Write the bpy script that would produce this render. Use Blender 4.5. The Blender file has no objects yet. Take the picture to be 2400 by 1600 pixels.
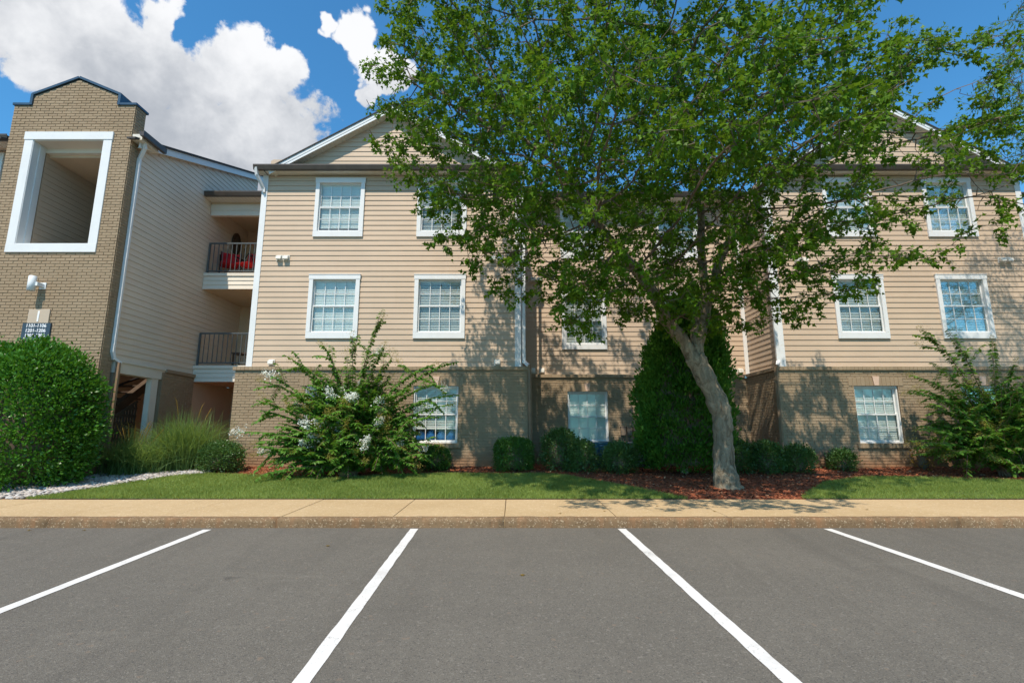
import bpy, math, random
import numpy as np
from mathutils import Vector, kdtree
R = math.radians
rng = np.random.default_rng(7)
random.seed(7)
sc = bpy.context.scene
C = sc.collection

# ------------------------------------------------------------------ camera, sky, sun, exposure
cam_d = bpy.data.cameras.new('camera'); cam_d.lens = 18.12; cam_d.sensor_width = 36
cam_d.clip_end = 2000; cam_d.clip_start = .05
cam = bpy.data.objects.new('camera', cam_d); C.objects.link(cam)
cam.location = (0, 0, 1.222); cam.rotation_euler = (R(100.23), 0, 0)
sc.camera = cam
SUN_EL, SUN_AZ = 57, 16          # degrees above the horizon, degrees left of the facade's normal
sun_d = bpy.data.lights.new('sun', 'SUN'); sun_d.energy = 3.9; sun_d.angle = R(.53); sun_d.color = (1, .90, .765)
sun = bpy.data.objects.new('sun', sun_d); C.objects.link(sun)
to_sun = Vector((-math.sin(R(SUN_AZ)) * math.cos(R(SUN_EL)), -math.cos(R(SUN_AZ)) * math.cos(R(SUN_EL)), math.sin(R(SUN_EL))))
sun.rotation_euler = to_sun.to_track_quat('Z', 'Y').to_euler(); sun.location = (0, -20, 40)
sc.view_settings.view_transform = 'Standard'; sc.view_settings.look = 'None'
sc.view_settings.exposure = .45; sc.view_settings.gamma = 1
sc.view_settings.use_curve_mapping = False

w = bpy.data.worlds.new('World'); sc.world = w; w.use_nodes = True
nt = w.node_tree; N = nt.nodes; L = nt.links; N.clear()
def wn(t, **k):
    n = N.new(t)
    for a, b in k.items(): setattr(n, a, b)
    return n
def wput(sock, v):
    if hasattr(v, 'is_output'): L.new(v, sock)
    else: sock.default_value = v
def wm(op, a, b=0., c=None, clamp=False):
    n = wn('ShaderNodeMath', operation=op, use_clamp=clamp); wput(n.inputs[0], a); wput(n.inputs[1], b)
    if c is not None: wput(n.inputs[2], c)
    return n.outputs[0]
sky = wn('ShaderNodeTexSky'); sky.sky_type = 'NISHITA'; sky.sun_disc = False
sky.sun_elevation = R(SUN_EL); sky.sun_rotation = R(180 + SUN_AZ); sky.altitude = 200
sky.air_density = 1.15; sky.dust_density = .25; sky.ozone_density = 3.2
tc = wn('ShaderNodeTexCoord'); sep = wn('ShaderNodeSeparateXYZ'); L.new(tc.outputs['Generated'], sep.inputs[0])
DX, DY, DZ = sep.outputs
AZ0 = wm('ARCTAN2', DX, DY); EL0 = wm('ARCSINE', DZ)
def wnoise(scale, det, rough, off=(0, 0, 0), dist=0.):
    mp = wn('ShaderNodeMapping'); L.new(tc.outputs['Generated'], mp.inputs[0]); mp.inputs['Location'].default_value = off
    n = wn('ShaderNodeTexNoise'); n.inputs['Scale'].default_value = scale; n.inputs['Detail'].default_value = det
    n.inputs['Roughness'].default_value = rough; n.inputs['Distortion'].default_value = dist
    L.new(mp.outputs[0], n.inputs[0]); return n.outputs[0]
w1 = wnoise(9, 4, .6, (3.3, 7.1, .2)); w2 = wnoise(9, 4, .6, (8.1, 2.2, 5.5))
AZ = wm('ADD', AZ0, wm('MULTIPLY', wm('SUBTRACT', w1, .5), .16)); EL = wm('ADD', EL0, wm('MULTIPLY', wm('SUBTRACT', w2, .5), .12))
# cumulus heaps all round the sky: (azimuth, elevation, half width, half height) in degrees
heaps = [(-47, 30, 6, 3.3), (-43.5, 34, 4.6, 4.4), (-41, 30, 6, 4.5), (-38, 35.2, 3.2, 3.0), (-36, 31, 5, 4), (-30, 32.5, 5.5, 4.6), (-28.5, 35.0, 4.4, 3.2), (-25.5, 29, 6.5, 5.0),
         (-33, 26, 9, 5), (-22, 26.5, 5.5, 3.6), (-28, 22, 12, 4), (-21.5, 39.6, 1.7, 1.3), (-18.5, 39.3, 2.6, 2.2), (-15.5, 36.8, 3.6, 2.6), (-16.2, 34.4, 1.7, 1.3), (-49, 37.5, 1.6, 1.3),
         (-75, 33, 10, 6), (-68, 28, 9, 5), (60, 26, 9, 5), (67, 33, 6, 5), (88, 36, 10, 7), (96, 30, 9, 6), (118, 28, 12, 6), (126, 45, 9, 6), (150, 32, 11, 7), (158, 38, 8, 6), (-150, 35, 10, 7), (-158, 30, 9, 6), (-110, 28, 13, 7), (-120, 44, 9, 6), (178, 24, 9, 5), (75, 58, 12, 6), (-90, 60, 14, 6)]
big = wnoise(5.5, 3, .5, (2.3, .4, 1.1)); fine = wnoise(17, 10, .66, (.2, 1.4, .7), .2)
ruff = wm('ADD', wm('MULTIPLY', wm('SUBTRACT', big, .5), .8), wm('MULTIPLY', wm('SUBTRACT', fine, .5), 2.1))
dens = None; under = None
for a, e, ra, re in heaps:
    u = wm('MULTIPLY', wm('SUBTRACT', AZ, R(a)), 1 / R(ra)); v = wm('MULTIPLY', wm('SUBTRACT', EL, R(e)), 1 / R(re))
    d = wm('SUBTRACT', 1., wm('ADD', wm('MULTIPLY', u, u), wm('MULTIPLY', v, v)))
    dens = d if dens is None else wm('SMOOTH_MAX', dens, d, .35)
def ramp(x, a, b):
    n = wn('ShaderNodeMapRange', interpolation_type='SMOOTHSTEP'); L.new(x, n.inputs[0]); n.inputs[1].default_value = a; n.inputs[2].default_value = b
    return n.outputs[0]
body = wm('ADD', wm('MINIMUM', dens, .8), ruff)
mask = ramp(body, .06, .42)
# sunlit tops, greyer flat undersides (clouds near the horizon side of each heap)
soft = wnoise(7, 5, .55, (5.1, 1.2, 3.3))
shade = ramp(wm('ADD', wm('ADD', wm('MULTIPLY', EL, 2.3), wm('MULTIPLY', soft, 1.5)), wm('MULTIPLY', fine, .5)), 1.92, 2.72)
cl = wn('ShaderNodeMix', data_type='RGBA'); L.new(shade, cl.inputs[0])
cl.inputs[6].default_value = (2.25, 2.42, 2.7, 1); cl.inputs[7].default_value = (4.75, 4.8, 4.9, 1)
tint = wn('ShaderNodeMix', data_type='RGBA', blend_type='MULTIPLY'); tint.inputs[0].default_value = 1
L.new(sky.outputs[0], tint.inputs[6]); tint.inputs[7].default_value = (.36, .80, .97, 1)
mx = wn('ShaderNodeMix', data_type='RGBA'); L.new(mask, mx.inputs[0]); L.new(tint.outputs[2], mx.inputs[6]); L.new(cl.outputs[2], mx.inputs[7])
bg = wn('ShaderNodeBackground'); bg.inputs[1].default_value = .15; L.new(mx.outputs[2], bg.inputs[0])
wo = wn('ShaderNodeOutputWorld'); L.new(bg.outputs[0], wo.inputs[0])

# ------------------------------------------------------------------ helpers
class MB:
    """collects boxes, prisms and tubes into one mesh"""
    def __init__(s): s.v = []; s.f = []
    def add(s, vs, fs):
        o = len(s.v); s.v += [tuple(p) for p in vs]; s.f += [tuple(i + o for i in f) for f in fs]; return s
    def box(s, x0, x1, y0, y1, z0, z1):
        return s.add([(x0, y0, z0), (x1, y0, z0), (x1, y1, z0), (x0, y1, z0), (x0, y0, z1), (x1, y0, z1), (x1, y1, z1), (x0, y1, z1)],
                     [(0, 3, 2, 1), (4, 5, 6, 7), (0, 1, 5, 4), (1, 2, 6, 5), (2, 3, 7, 6), (3, 0, 4, 7)])
    def bbox(s, x0, x1, y0, y1, z0, z1, b=.004):
        """box with its four front-facing edges eased"""
        return s.add([(x0, y1, z0), (x1, y1, z0), (x1, y1, z1), (x0, y1, z1), (x0, y0 + b, z0), (x1, y0 + b, z0), (x1, y0 + b, z1), (x0, y0 + b, z1),
                      (x0 + b, y0, z0 + b), (x1 - b, y0, z0 + b), (x1 - b, y0, z1 - b), (x0 + b, y0, z1 - b)],
                     [(0, 1, 5, 4)[::-1], (1, 2, 6, 5)[::-1], (2, 3, 7, 6)[::-1], (3, 0, 4, 7)[::-1], (4, 5, 9, 8), (5, 6, 10, 9), (6, 7, 11, 10), (7, 4, 8, 11), (8, 9, 10, 11), (0, 3, 2, 1)])
    def prism(s, poly, d0, d1, axis='y'):
        """polygon in the plane across axis, extruded from d0 to d1"""
        n = len(poly)
        def P(a, b, d): return (a, d, b) if axis == 'y' else ((d, a, b) if axis == 'x' else (a, b, d))
        vs = [P(a, b, d0) for a, b in poly] + [P(a, b, d1) for a, b in poly]
        return s.add(vs, [tuple(range(n)), tuple(range(2 * n - 1, n - 1, -1))] + [(i, i + n, (i + 1) % n + n, (i + 1) % n) for i in range(n)])
    def bar(s, p, q, w, h=None):
        p, q = Vector(p), Vector(q); d = (q - p).normalized(); h = h or w
        a = d.cross(Vector((0, 0, 1)));  a = a.normalized() if a.length > 1e-4 else Vector((1, 0, 0)); b = a.cross(d)
        vs = [r + a * (i * w / 2) + b * (j * h / 2) for r in (p, q) for i, j in ((-1, -1), (1, -1), (1, 1), (-1, 1))]
        return s.add(vs, [(0, 1, 2, 3), (7, 6, 5, 4), (0, 4, 5, 1), (1, 5, 6, 2), (2, 6, 7, 3), (3, 7, 4, 0)])
    def tube(s, pts, rad, n=8, cap=True, wob=0.):
        o = len(s.v); pts = [Vector(p) for p in pts]; ref = Vector((1, 0, 0))
        for i, p in enumerate(pts):
            d = (pts[min(i + 1, len(pts) - 1)] - pts[max(i - 1, 0)]).normalized()
            a = (ref - d * ref.dot(d)); a = a.normalized() if a.length > 1e-3 else d.orthogonal().normalized(); b = d.cross(a)
            for k in range(n):
                t = 2 * math.pi * k / n; r = rad[i] * (1 + wob * (random.random() - .5))
                s.v.append(tuple(p + a * (math.cos(t) * r) + b * (math.sin(t) * r)))
        for i in range(len(pts) - 1):
            for k in range(n):
                k2 = (k + 1) % n; s.f.append((o + i * n + k, o + i * n + k2, o + (i + 1) * n + k2, o + (i + 1) * n + k))
        if cap:
            s.f.append(tuple(o + k for k in range(n))[::-1]); s.f.append(tuple(o + (len(pts) - 1) * n + k for k in range(n)))
        return s
    def mesh(s, name, off=(0, 0, 0)):
        me = bpy.data.meshes.new(name); ox, oy, oz = off
        me.from_pydata([(x - ox, y - oy, z - oz) for x, y, z in s.v], [], s.f); me.update(); return me
    def build(s, name, m, parent=None, smooth=False, off=None):
        o = link(name, s.mesh(name, worldoff(parent) if off is None else off), m, parent)
        if smooth: shade_smooth(o.data)
        return o

def shade_smooth(me): me.polygons.foreach_set('use_smooth', [True] * len(me.polygons))
def worldoff(o):
    v = Vector((0, 0, 0))
    while o is not None: v += o.location; o = o.parent
    return v
def link(name, me, m, parent=None):
    o = bpy.data.objects.new(name, me); C.objects.link(o); o.parent = parent
    if m is not None and me is not None and not me.materials: me.materials.append(m)
    return o
def tag(o, label, cat, group=None, kind=None):
    o['label'] = label; o['category'] = cat
    if group: o['group'] = group
    if kind: o['kind'] = kind
    return o
def thing(name, loc, label, cat, group=None):
    o = bpy.data.objects.new(name, None); C.objects.link(o); o.location = loc; o.empty_display_size = .2
    return tag(o, label, cat, group)
def struct(o, kind='structure'): o['kind'] = kind; return o
def np_mesh(name, V, F):
    me = bpy.data.meshes.new(name); V = np.ascontiguousarray(V, np.float32); F = np.ascontiguousarray(F, np.int32); m, k = F.shape
    me.vertices.add(len(V)); me.vertices.foreach_set('co', V.ravel())
    me.loops.add(m * k); me.loops.foreach_set('vertex_index', F.ravel())
    me.polygons.add(m); me.polygons.foreach_set('loop_start', np.arange(0, m * k, k, dtype=np.int32))
    me.update(calc_edges=True); me.validate(); return me
def unit(a): return a / np.maximum(np.linalg.norm(a, axis=-1, keepdims=True), 1e-9)

# ------------------------------------------------------------------ materials (all procedural, textured by world position)
MATS = {}
def newmat(name):
    m = bpy.data.materials.new(name); m.use_nodes = True; t = m.node_tree
    return m, t, t.nodes['Principled BSDF']
def nnode(t, ty, **k):
    n = t.nodes.new(ty)
    for a, b in k.items(): setattr(n, a, b)
    return n
def pos(t, scale=(1, 1, 1)):
    g = nnode(t, 'ShaderNodeNewGeometry'); mp = nnode(t, 'ShaderNodeMapping'); mp.inputs['Scale'].default_value = scale
    t.links.new(g.outputs['Position'], mp.inputs[0]); return mp.outputs[0]
def noise(t, scale, det=4, rough=.55, vec=None, dist=0):
    n = nnode(t, 'ShaderNodeTexNoise'); n.inputs['Scale'].default_value = scale; n.inputs['Detail'].default_value = det
    n.inputs['Roughness'].default_value = rough; n.inputs['Distortion'].default_value = dist
    t.links.new(vec if vec is not None else pos(t), n.inputs[0]); return n.outputs[0]
def mrange(t, x, a, b, c=0., d=1.):
    n = nnode(t, 'ShaderNodeMapRange'); t.links.new(x, n.inputs[0])
    for i, q in enumerate((a, b, c, d)): n.inputs[i + 1].default_value = q
    return n.outputs[0]
def mix(t, f, a, b, mode='MIX'):
    n = nnode(t, 'ShaderNodeMix', data_type='RGBA', blend_type=mode)
    for sck, v in ((n.inputs[0], f), (n.inputs[6], a), (n.inputs[7], b)):
        if hasattr(v, 'is_output'): t.links.new(v, sck)
        elif isinstance(v, (int, float)): sck.default_value = v
        else: sck.default_value = (*v, 1)
    return n.outputs[2]
def bump(t, b, h, strength, dist=.01):
    n = nnode(t, 'ShaderNodeBump'); n.inputs['Strength'].default_value = strength; n.inputs['Distance'].default_value = dist
    t.links.new(h, n.inputs['Height']); t.links.new(n.outputs[0], b.inputs['Normal'])
def plain(name, col, rough=.6, var=.12, scale=3., bmp=.0, bscale=80, metal=0, spec=.35, streak=0., vscale=(1, 1, 1)):
    m, t, b = newmat(name); v = pos(t, vscale)
    dark = tuple(c * (1 - var) for c in col); lite = tuple(min(1, c * (1 + var)) for c in col)
    c = mix(t, mrange(t, noise(t, scale, 5, .6, v), .3, .7), dark, lite)
    if streak:
        s = noise(t, 1.0, 5, .65, pos(t, (9, 9, .9))); c = mix(t, mrange(t, s, .55, .8, 0, streak), c, tuple(x * .62 for x in col))
    t.links.new(c, b.inputs['Base Color']); b.inputs['Roughness'].default_value = rough; b.inputs['Metallic'].default_value = metal
    b.inputs['Specular IOR Level'].default_value = spec
    if bmp: bump(t, b, noise(t, bscale, 4), bmp)
    MATS[name] = m; return m
def leafmat(name, dark, lite, trans=.35, rough=.42, spec=.35, tcol=None):
    m, t, b = newmat(name); g = nnode(t, 'ShaderNodeNewGeometry')
    c = mix(t, g.outputs['Random Per Island'], dark, lite)
    big = noise(t, .9, 2); c = mix(t, mrange(t, big, .35, .7, 0, .5), c, tuple(x * 1.35 for x in lite))
    t.links.new(c, b.inputs['Base Color']); b.inputs['Roughness'].default_value = rough; b.inputs['Specular IOR Level'].default_value = spec
    tr = nnode(t, 'ShaderNodeBsdfTranslucent'); t.links.new(mix(t, .75, c, tcol or (lite[0] * 1.9, lite[1] * 1.6, lite[2] * .7)), tr.inputs[0])
    ms = nnode(t, 'ShaderNodeMixShader'); ms.inputs[0].default_value = trans
    t.links.new(b.outputs[0], ms.inputs[1]); t.links.new(tr.outputs[0], ms.inputs[2])
    t.links.new(ms.outputs[0], t.nodes['Material Output'].inputs[0]); MATS[name] = m; return m
def speckle(name, base, spots, rough=.85, big=None):
    m, t, b = newmat(name); v = pos(t)
    c = mix(t, mrange(t, noise(t, .55, 5, .6, v, .4), .35, .68), base[0], base[1])
    c = mix(t, mrange(t, noise(t, 7, 6, .65, v), .45, .75, 0, .45), c, base[2])
    for sc_, th, col, amt in spots:
        vo = nnode(t, 'ShaderNodeTexVoronoi'); vo.inputs['Scale'].default_value = sc_; t.links.new(v, vo.inputs[0])
        rn = nnode(t, 'ShaderNodeSeparateColor'); t.links.new(vo.outputs['Color'], rn.inputs[0])
        k = nnode(t, 'ShaderNodeMath', operation='LESS_THAN'); t.links.new(rn.outputs[0], k.inputs[0]); k.inputs[1].default_value = th
        k2 = nnode(t, 'ShaderNodeMath', operation='MULTIPLY'); t.links.new(k.outputs[0], k2.inputs[0]); k2.inputs[1].default_value = amt
        c = mix(t, k2.outputs[0], c, col)
    t.links.new(c, b.inputs['Base Color']); b.inputs['Roughness'].default_value = rough; b.inputs['Specular IOR Level'].default_value = .25
    vb = nnode(t, 'ShaderNodeTexVoronoi'); vb.inputs['Scale'].default_value = 130; t.links.new(v, vb.inputs[0]); bump(t, b, vb.outputs[0], .55, .006)
    MATS[name] = m; return m, t, b, c
speckle('asphalt', ((.122, .111, .093), (.145, .131, .109), (.108, .098, .082)), [(150, .12, (.20, .185, .155), .7), (130, .10, (.065, .06, .055), .7), (60, .02, (.22, .20, .17), .5), (40, .006, (.2, .15, .11), .5)])
speckle('concrete', ((.455, .325, .175), (.53, .39, .225), (.40, .275, .142)), [(60, .05, (.72, .58, .4), .5), (45, .05, (.40, .28, .15), .5)])
m, t, b = M_asph = (MATS['asphalt'], MATS['asphalt'].node_tree, MATS['asphalt'].node_tree.nodes['Principled BSDF'])
c = b.inputs['Base Color'].links[0].from_socket
c = mix(t, mrange(t, noise(t, 1., 5, .65, pos(t, (1.6, .22, 1)), .6), .52, .72, 0, .38), c, (.075, .068, .058))      # tyre-worn bands
c = mix(t, mrange(t, noise(t, 1., 6, .7, pos(t, (.5, 2.6, 1)), 1.), .60, .74, 0, .35), c, (.21, .19, .155))          # pale scuffs
c = mix(t, mrange(t, noise(t, 1.7, 3, .5, pos(t), .3), .69, .76, 0, .55), c, (.055, .05, .045))                      # old drips
t.links.new(c, b.inputs['Base Color'])
m, t, b, c = speckle('kerb_concrete', ((.165, .105, .056), (.235, .155, .085), (.12, .072, .037)), [(75, .10, (.42, .32, .21), .7), (60, .12, (.12, .075, .04), .7)])
st = mix(t, mrange(t, noise(t, 1.0, 4, .6, pos(t, (6, 6, .5))), .5, .75, 0, .75), c, (.27, .135, .062)); t.links.new(st, b.inputs['Base Color'])
# white line paint: cracks and rubbed spots let the asphalt show
m, t, b = newmat('line_paint'); v = pos(t); vo = nnode(t, 'ShaderNodeTexVoronoi', feature='DISTANCE_TO_EDGE'); vo.inputs['Scale'].default_value = 7
dv = nnode(t, 'ShaderNodeMix', data_type='VECTOR'); nz = nnode(t, 'ShaderNodeTexNoise'); nz.inputs['Scale'].default_value = 9; t.links.new(v, nz.inputs[0])
dv.inputs[0].default_value = .25; t.links.new(v, dv.inputs[4]); t.links.new(nz.outputs['Color'], dv.inputs[5]); t.links.new(dv.outputs[1], vo.inputs[0])
crack = mrange(t, vo.outputs[0], .004, .014, 1, 0); br = noise(t, 3, 3)
ck = nnode(t, 'ShaderNodeMath', operation='MULTIPLY'); t.links.new(crack, ck.inputs[0]); t.links.new(mrange(t, br, .45, .6, 0, .75), ck.inputs[1])
c = mix(t, ck.outputs[0], (.66, .645, .615), (.22, .20, .18)); c = mix(t, mrange(t, noise(t, 60, 5, .7), .60, .72, 0, .85), c, (.24, .22, .195)); c = mix(t, mrange(t, noise(t, 2.2, 5, .65), .5, .72, 0, .45), c, (.36, .34, .31))
t.links.new(c, b.inputs['Base Color']); b.inputs['Roughness'].default_value = .75; MATS['line_paint'] = m
bump(t, b, noise(t, 140, 3), .4, .004)
# painted brick, with red clay splashed on the lowest courses
m, t, b = newmat('brick_paint'); g = nnode(t, 'ShaderNodeNewGeometry'); sx = nnode(t, 'ShaderNodeSeparateXYZ'); t.links.new(g.outputs['Position'], sx.inputs[0])
c = mix(t, mrange(t, noise(t, 1.4, 5, .6), .3, .7), (.325, .238, .150), (.372, .280, .183)); c = mix(t, g.outputs['Random Per Island'], c, mix(t, .5, c, (.260, .187, .117)))
c = mix(t, mrange(t, noise(t, 1., 5, .7, pos(t, (7, 7, .6))), .6, .85, 0, .4), c, (.19, .14, .10))
add = nnode(t, 'ShaderNodeMath', operation='MULTIPLY_ADD'); t.links.new(noise(t, 2.5, 5, .65), add.inputs[0]); add.inputs[1].default_value = .55; t.links.new(sx.outputs[2], add.inputs[2])
c = mix(t, mrange(t, add.outputs[0], .62, 1.15, .85, 0), c, (.30, .125, .055))
t.links.new(c, b.inputs['Base Color']); b.inputs['Roughness'].default_value = .8; b.inputs['Specular IOR Level'].default_value = .2; bump(t, b, noise(t, 70, 5, .65), .5, .006); MATS['brick_paint'] = m
plain('siding', (.540, .408, .292), .55, .045, 1.2, .12, 45, streak=.12, spec=.25)
plain('siding_shade_lift', (.72, .61, .485), .55, .045, 1.2, .12, 45, streak=.12, spec=.25)  # same siding, lightened to stand in for missing light on the shaded wall
plain('fascia_siding', (.72, .65, .55), .5, .05, 1.5, spec=.3)
plain('stucco', (.62, .47, .32), .8, .06, 2, .2, 60, spec=.2)
plain('white_trim', (.73, .73, .715), .4, .035, 2.5, streak=.16)
plain('soffit', (.70, .65, .56), .55, .05, 2)
plain('bronze', (.075, .058, .045), .4, .2, 4, spec=.5)
plain('shingle', (.055, .052, .05), .9, .35, 14, .6, 50)
plain('coping', (.045, .085, .125), .38, .15, 3, metal=.3, spec=.5)
plain('rail_metal', (.085, .10, .105), .45, .1, 5, spec=.5)
plain('pipe_brown', (.24, .165, .105), .45, .15, 4, streak=.3, spec=.4)
plain('vent_plastic', (.72, .69, .62), .5, .06, 6)
plain('blind', (.88, .88, .86), .6, .04, 3)
plain('curtain', (.80, .82, .80), .8, .06, 3)
plain('room', (.32, .31, .29), .9, .2, 1)
plain('blue_cloth', (.03, .16, .42), .8, .5, 9)
plain('keystone', (.62, .43, .32), .7, .08, 9, .2, 60)
plain('ac_metal', (.055, .14, .19), .5, .2, 5, streak=.3)
plain('grey_metal', (.33, .32, .30), .5, .15, 6, metal=.3)
plain('meter_paint', (.22, .165, .12), .6, .15, 6)
plain('sign_tan', (.50, .40, .295), .5, .04, 2)
plain('sign_dark', (.040, .062, .085), .4, .08, 2)
plain('letter_white', (.85, .85, .85), .4, .02, 2)
plain('lamp_white', (.78, .81, .82), .35, .03, 3)
plain('red_fabric', (.52, .012, .02), .75, .2, 8)
plain('black_fabric', (.018, .018, .02), .8, .3, 8)
plain('dark_wood', (.075, .05, .033), .6, .3, 6)
plain('beam_wood', (.33, .265, .19), .65, .15, 5, streak=.4)
m, t, b = newmat('bark'); v = pos(t, (1, 1, .5)); f1 = noise(t, 9, 8, .68, v, .8); f2 = noise(t, 1.9, 4, .6, v)
c = mix(t, mrange(t, f1, .36, .64), (.12, .090, .058), (.42, .35, .245)); c = mix(t, mrange(t, f2, .45, .62, 0, .55), c, (.21, .17, .115)); c = mix(t, mrange(t, noise(t, 4, 5, .6), .6, .7, 0, .5), c, (.40, .36, .28))
t.links.new(c, b.inputs['Base Color']); b.inputs['Roughness'].default_value = .92; b.inputs['Specular IOR Level'].default_value = .15; bump(t, b, f1, 1., .05); MATS['bark'] = m
plain('twig', (.16, .12, .085), .85, .3, 8)
plain('cane', (.22, .14, .09), .7, .3, 8)
plain('soil', (.16, .085, .05), .95, .3, 2, .6, 20)
plain('earth', (.13, .10, .07), .95, .3, .4)
m, t, b = newmat('mulch'); c = mix(t, mrange(t, noise(t, 28, 6, .7), .3, .7), (.11, .028, .011), (.40, .118, .042)); c = mix(t, mrange(t, noise(t, 1.6, 4), .4, .65), c, (.31, .082, .030))
c = mix(t, mrange(t, noise(t, 75, 3), .66, .72, 0, .7), c, (.42, .27, .16)); t.links.new(c, b.inputs['Base Color']); b.inputs['Roughness'].default_value = .95; bump(t, b, noise(t, 40, 6, .7), 1, .03); MATS['mulch'] = m
m, t, b = newmat('mulch_chip'); g = nnode(t, 'ShaderNodeNewGeometry'); rp = nnode(t, 'ShaderNodeValToRGB'); t.links.new(g.outputs['Random Per Island'], rp.inputs[0])
e = rp.color_ramp.elements; e[0].color = (.07, .022, .010, 1); e[1].color = (.50, .33, .20, 1); e[1].position = 1
for p_, cc in ((.45, (.25, .068, .026, 1)), (.9, (.40, .125, .046, 1))): q = e.new(p_); q.color = cc
t.links.new(rp.outputs[0], b.inputs['Base Color']); b.inputs['Roughness'].default_value = .9; MATS['mulch_chip'] = m
m, t, b = newmat('pebble'); g = nnode(t, 'ShaderNodeNewGeometry'); rp = nnode(t, 'ShaderNodeValToRGB'); t.links.new(g.outputs['Random Per Island'], rp.inputs[0])
e = rp.color_ramp.elements; e[0].color = (.20, .19, .18, 1); e[1].color = (.66, .62, .58, 1)
for p_, cc in ((.35, (.40, .36, .33, 1)), (.6, (.55, .46, .39, 1)), (.8, (.47, .45, .44, 1))): q = e.new(p_); q.color = cc
t.links.new(mix(t, mrange(t, noise(t, 45, 4), .4, .7, 0, .35), rp.outputs[0], (.3, .26, .22)), b.inputs['Base Color']); b.inputs['Roughness'].default_value = .7; MATS['pebble'] = m
leafmat('maple_leaf', (.020, .066, .004), (.115, .225, .012), .30, .5, .16, (.22, .36, .02))
leafmat('oak_leaf', (.034, .095, .012), (.095, .185, .024), .33, .5, .18)
leafmat('myrtle_leaf', (.040, .130, .016), (.125, .265, .040), .36, .45, .25)
leafmat('holly_leaf', (.024, .100, .008), (.072, .205, .018), .25, .34, .35)
leafmat('box_leaf', (.034, .105, .014), (.075, .180, .026), .28, .35, .45)
leafmat('azalea_leaf', (.030, .085, .016), (.085, .160, .038), .25, .38, .45)
leafmat('arbor_leaf', (.026, .105, .010), (.080, .190, .022), .25, .55, .2)
leafmat('grass_blade', (.075, .150, .025), (.26, .33, .085), .35, .55, .2)
leafmat('reed_blade', (.055, .125, .030), (.17, .27, .09), .40, .45, .3)
leafmat('gold_leaf', (.12, .10, .02), (.30, .20, .04), .4)
leafmat('petal', (.62, .62, .52), (.85, .85, .80), .4, .7, .1, (.8, .8, .7))
leafmat('seed_bud', (.16, .17, .03), (.34, .28, .06), .3)
m, t, b = newmat('pane_glass'); t.nodes.remove(b); tr = nnode(t, 'ShaderNodeBsdfTransparent'); tr.inputs[0].default_value = (.965, .99, .972, 1)
gl = nnode(t, 'ShaderNodeBsdfGlossy'); gl.inputs['Roughness'].default_value = .03; gl.inputs[0].default_value = (.95, 1, 1, 1)
fr = nnode(t, 'ShaderNodeFresnel'); fr.inputs[0].default_value = 1.55; bm = nnode(t, 'ShaderNodeBump'); bm.inputs['Strength'].default_value = .04
t.links.new(noise(t, 2.2, 2), bm.inputs['Height']); t.links.new(bm.outputs[0], gl.inputs['Normal'])
ad = nnode(t, 'ShaderNodeMath', operation='MULTIPLY_ADD'); t.links.new(fr.outputs[0], ad.inputs[0]); ad.inputs[1].default_value = .55; ad.inputs[2].default_value = .0
ms = nnode(t, 'ShaderNodeMixShader'); t.links.new(ad.outputs[0], ms.inputs[0]); t.links.new(tr.outputs[0], ms.inputs[1]); t.links.new(gl.outputs[0], ms.inputs[2])
t.links.new(ms.outputs[0], t.nodes['Material Output'].inputs[0]); MATS['pane_glass'] = m
M = MATS

# ------------------------------------------------------------------ ground, parking lot, kerb, sidewalk
YC, YS, YB = 7.19, 8.93, 12.7            # kerb face, back of the sidewalk, foot of the walls
def gz(y):                                # rise of the bank behind the sidewalk
    y = np.asarray(y, float); return np.where(y < YS, .124 + .0207 * (y - YC), np.minimum(.16 + .0785 * (y - YS), .46))
def grid(x0, x1, y0, y1, nx, ny, fz, name, m, kind='structure'):
    X, Y = np.meshgrid(np.linspace(x0, x1, nx + 1), np.linspace(y0, y1, ny + 1)); V = np.stack([X, Y, fz(X, Y)], -1).reshape(-1, 3)
    i = (np.arange(ny)[:, None] * (nx + 1) + np.arange(nx)).ravel(); F = np.stack([i, i + 1, i + nx + 2, i + nx + 1], 1)
    me = np_mesh(name, V, F); shade_smooth(me); return struct(link(name, me, M[m]), kind)
MB().add([(x, y, z) for y, z in ((-400, -14.2), (7.5, -.12), (9.2, .03), (12.8, .30), (400, .30)) for x in (-400, 400)],
         [(2 * i, 2 * i + 1, 2 * i + 3, 2 * i + 2) for i in range(4)]).build('ground', M['earth'])['kind'] = 'structure'
pz = lambda x, y: .0343 * (y - YC)
grid(-90, 90, -80, YC + .1, 60, 60, lambda X, Y: pz(X, Y) + 0 * X, 'parking_lot', 'asphalt')
for i, (xa, xb, lab) in enumerate(((-3.99, -3.87, 'white painted parking line pointing towards the round holly bush and pebble bed'), (-1.29, -1.175, 'white painted parking line pointing towards the flowering white crape myrtle'),
                                   (1.445, 1.56, 'white painted parking line pointing at the low window beside the air conditioner'), (4.16, 4.235, 'white painted parking line pointing at the leaning maple trunk'))):
    b_ = MB(); n = 60; ys = np.linspace(-.6, YC - .06 - (.05 if i == 0 else 0), n); wdt = .052
    for j, y in enumerate(ys):
        x = xa + (xb - xa) * (YC - y) / 4.0
        for s in (-1, 1): b_.v.append((x + s * (wdt + random.uniform(-.0035, .0035)), y, pz(0, y) + .004))
    b_.f = [(2 * j, 2 * j + 1, 2 * j + 3, 2 * j + 2) for j in range(n - 1)]
    tag(b_.build('parking_line', M['line_paint'], off=(0, 0, 0)), lab, 'parking line', 'parking lines')
walk = struct(MB().box(-40, 40, YC + .02, YS - .01, -.1, .10).build('sidewalk', M['concrete']))
jx = [-.1 + 1.522 * k for k in range(-12, 13)]
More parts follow.
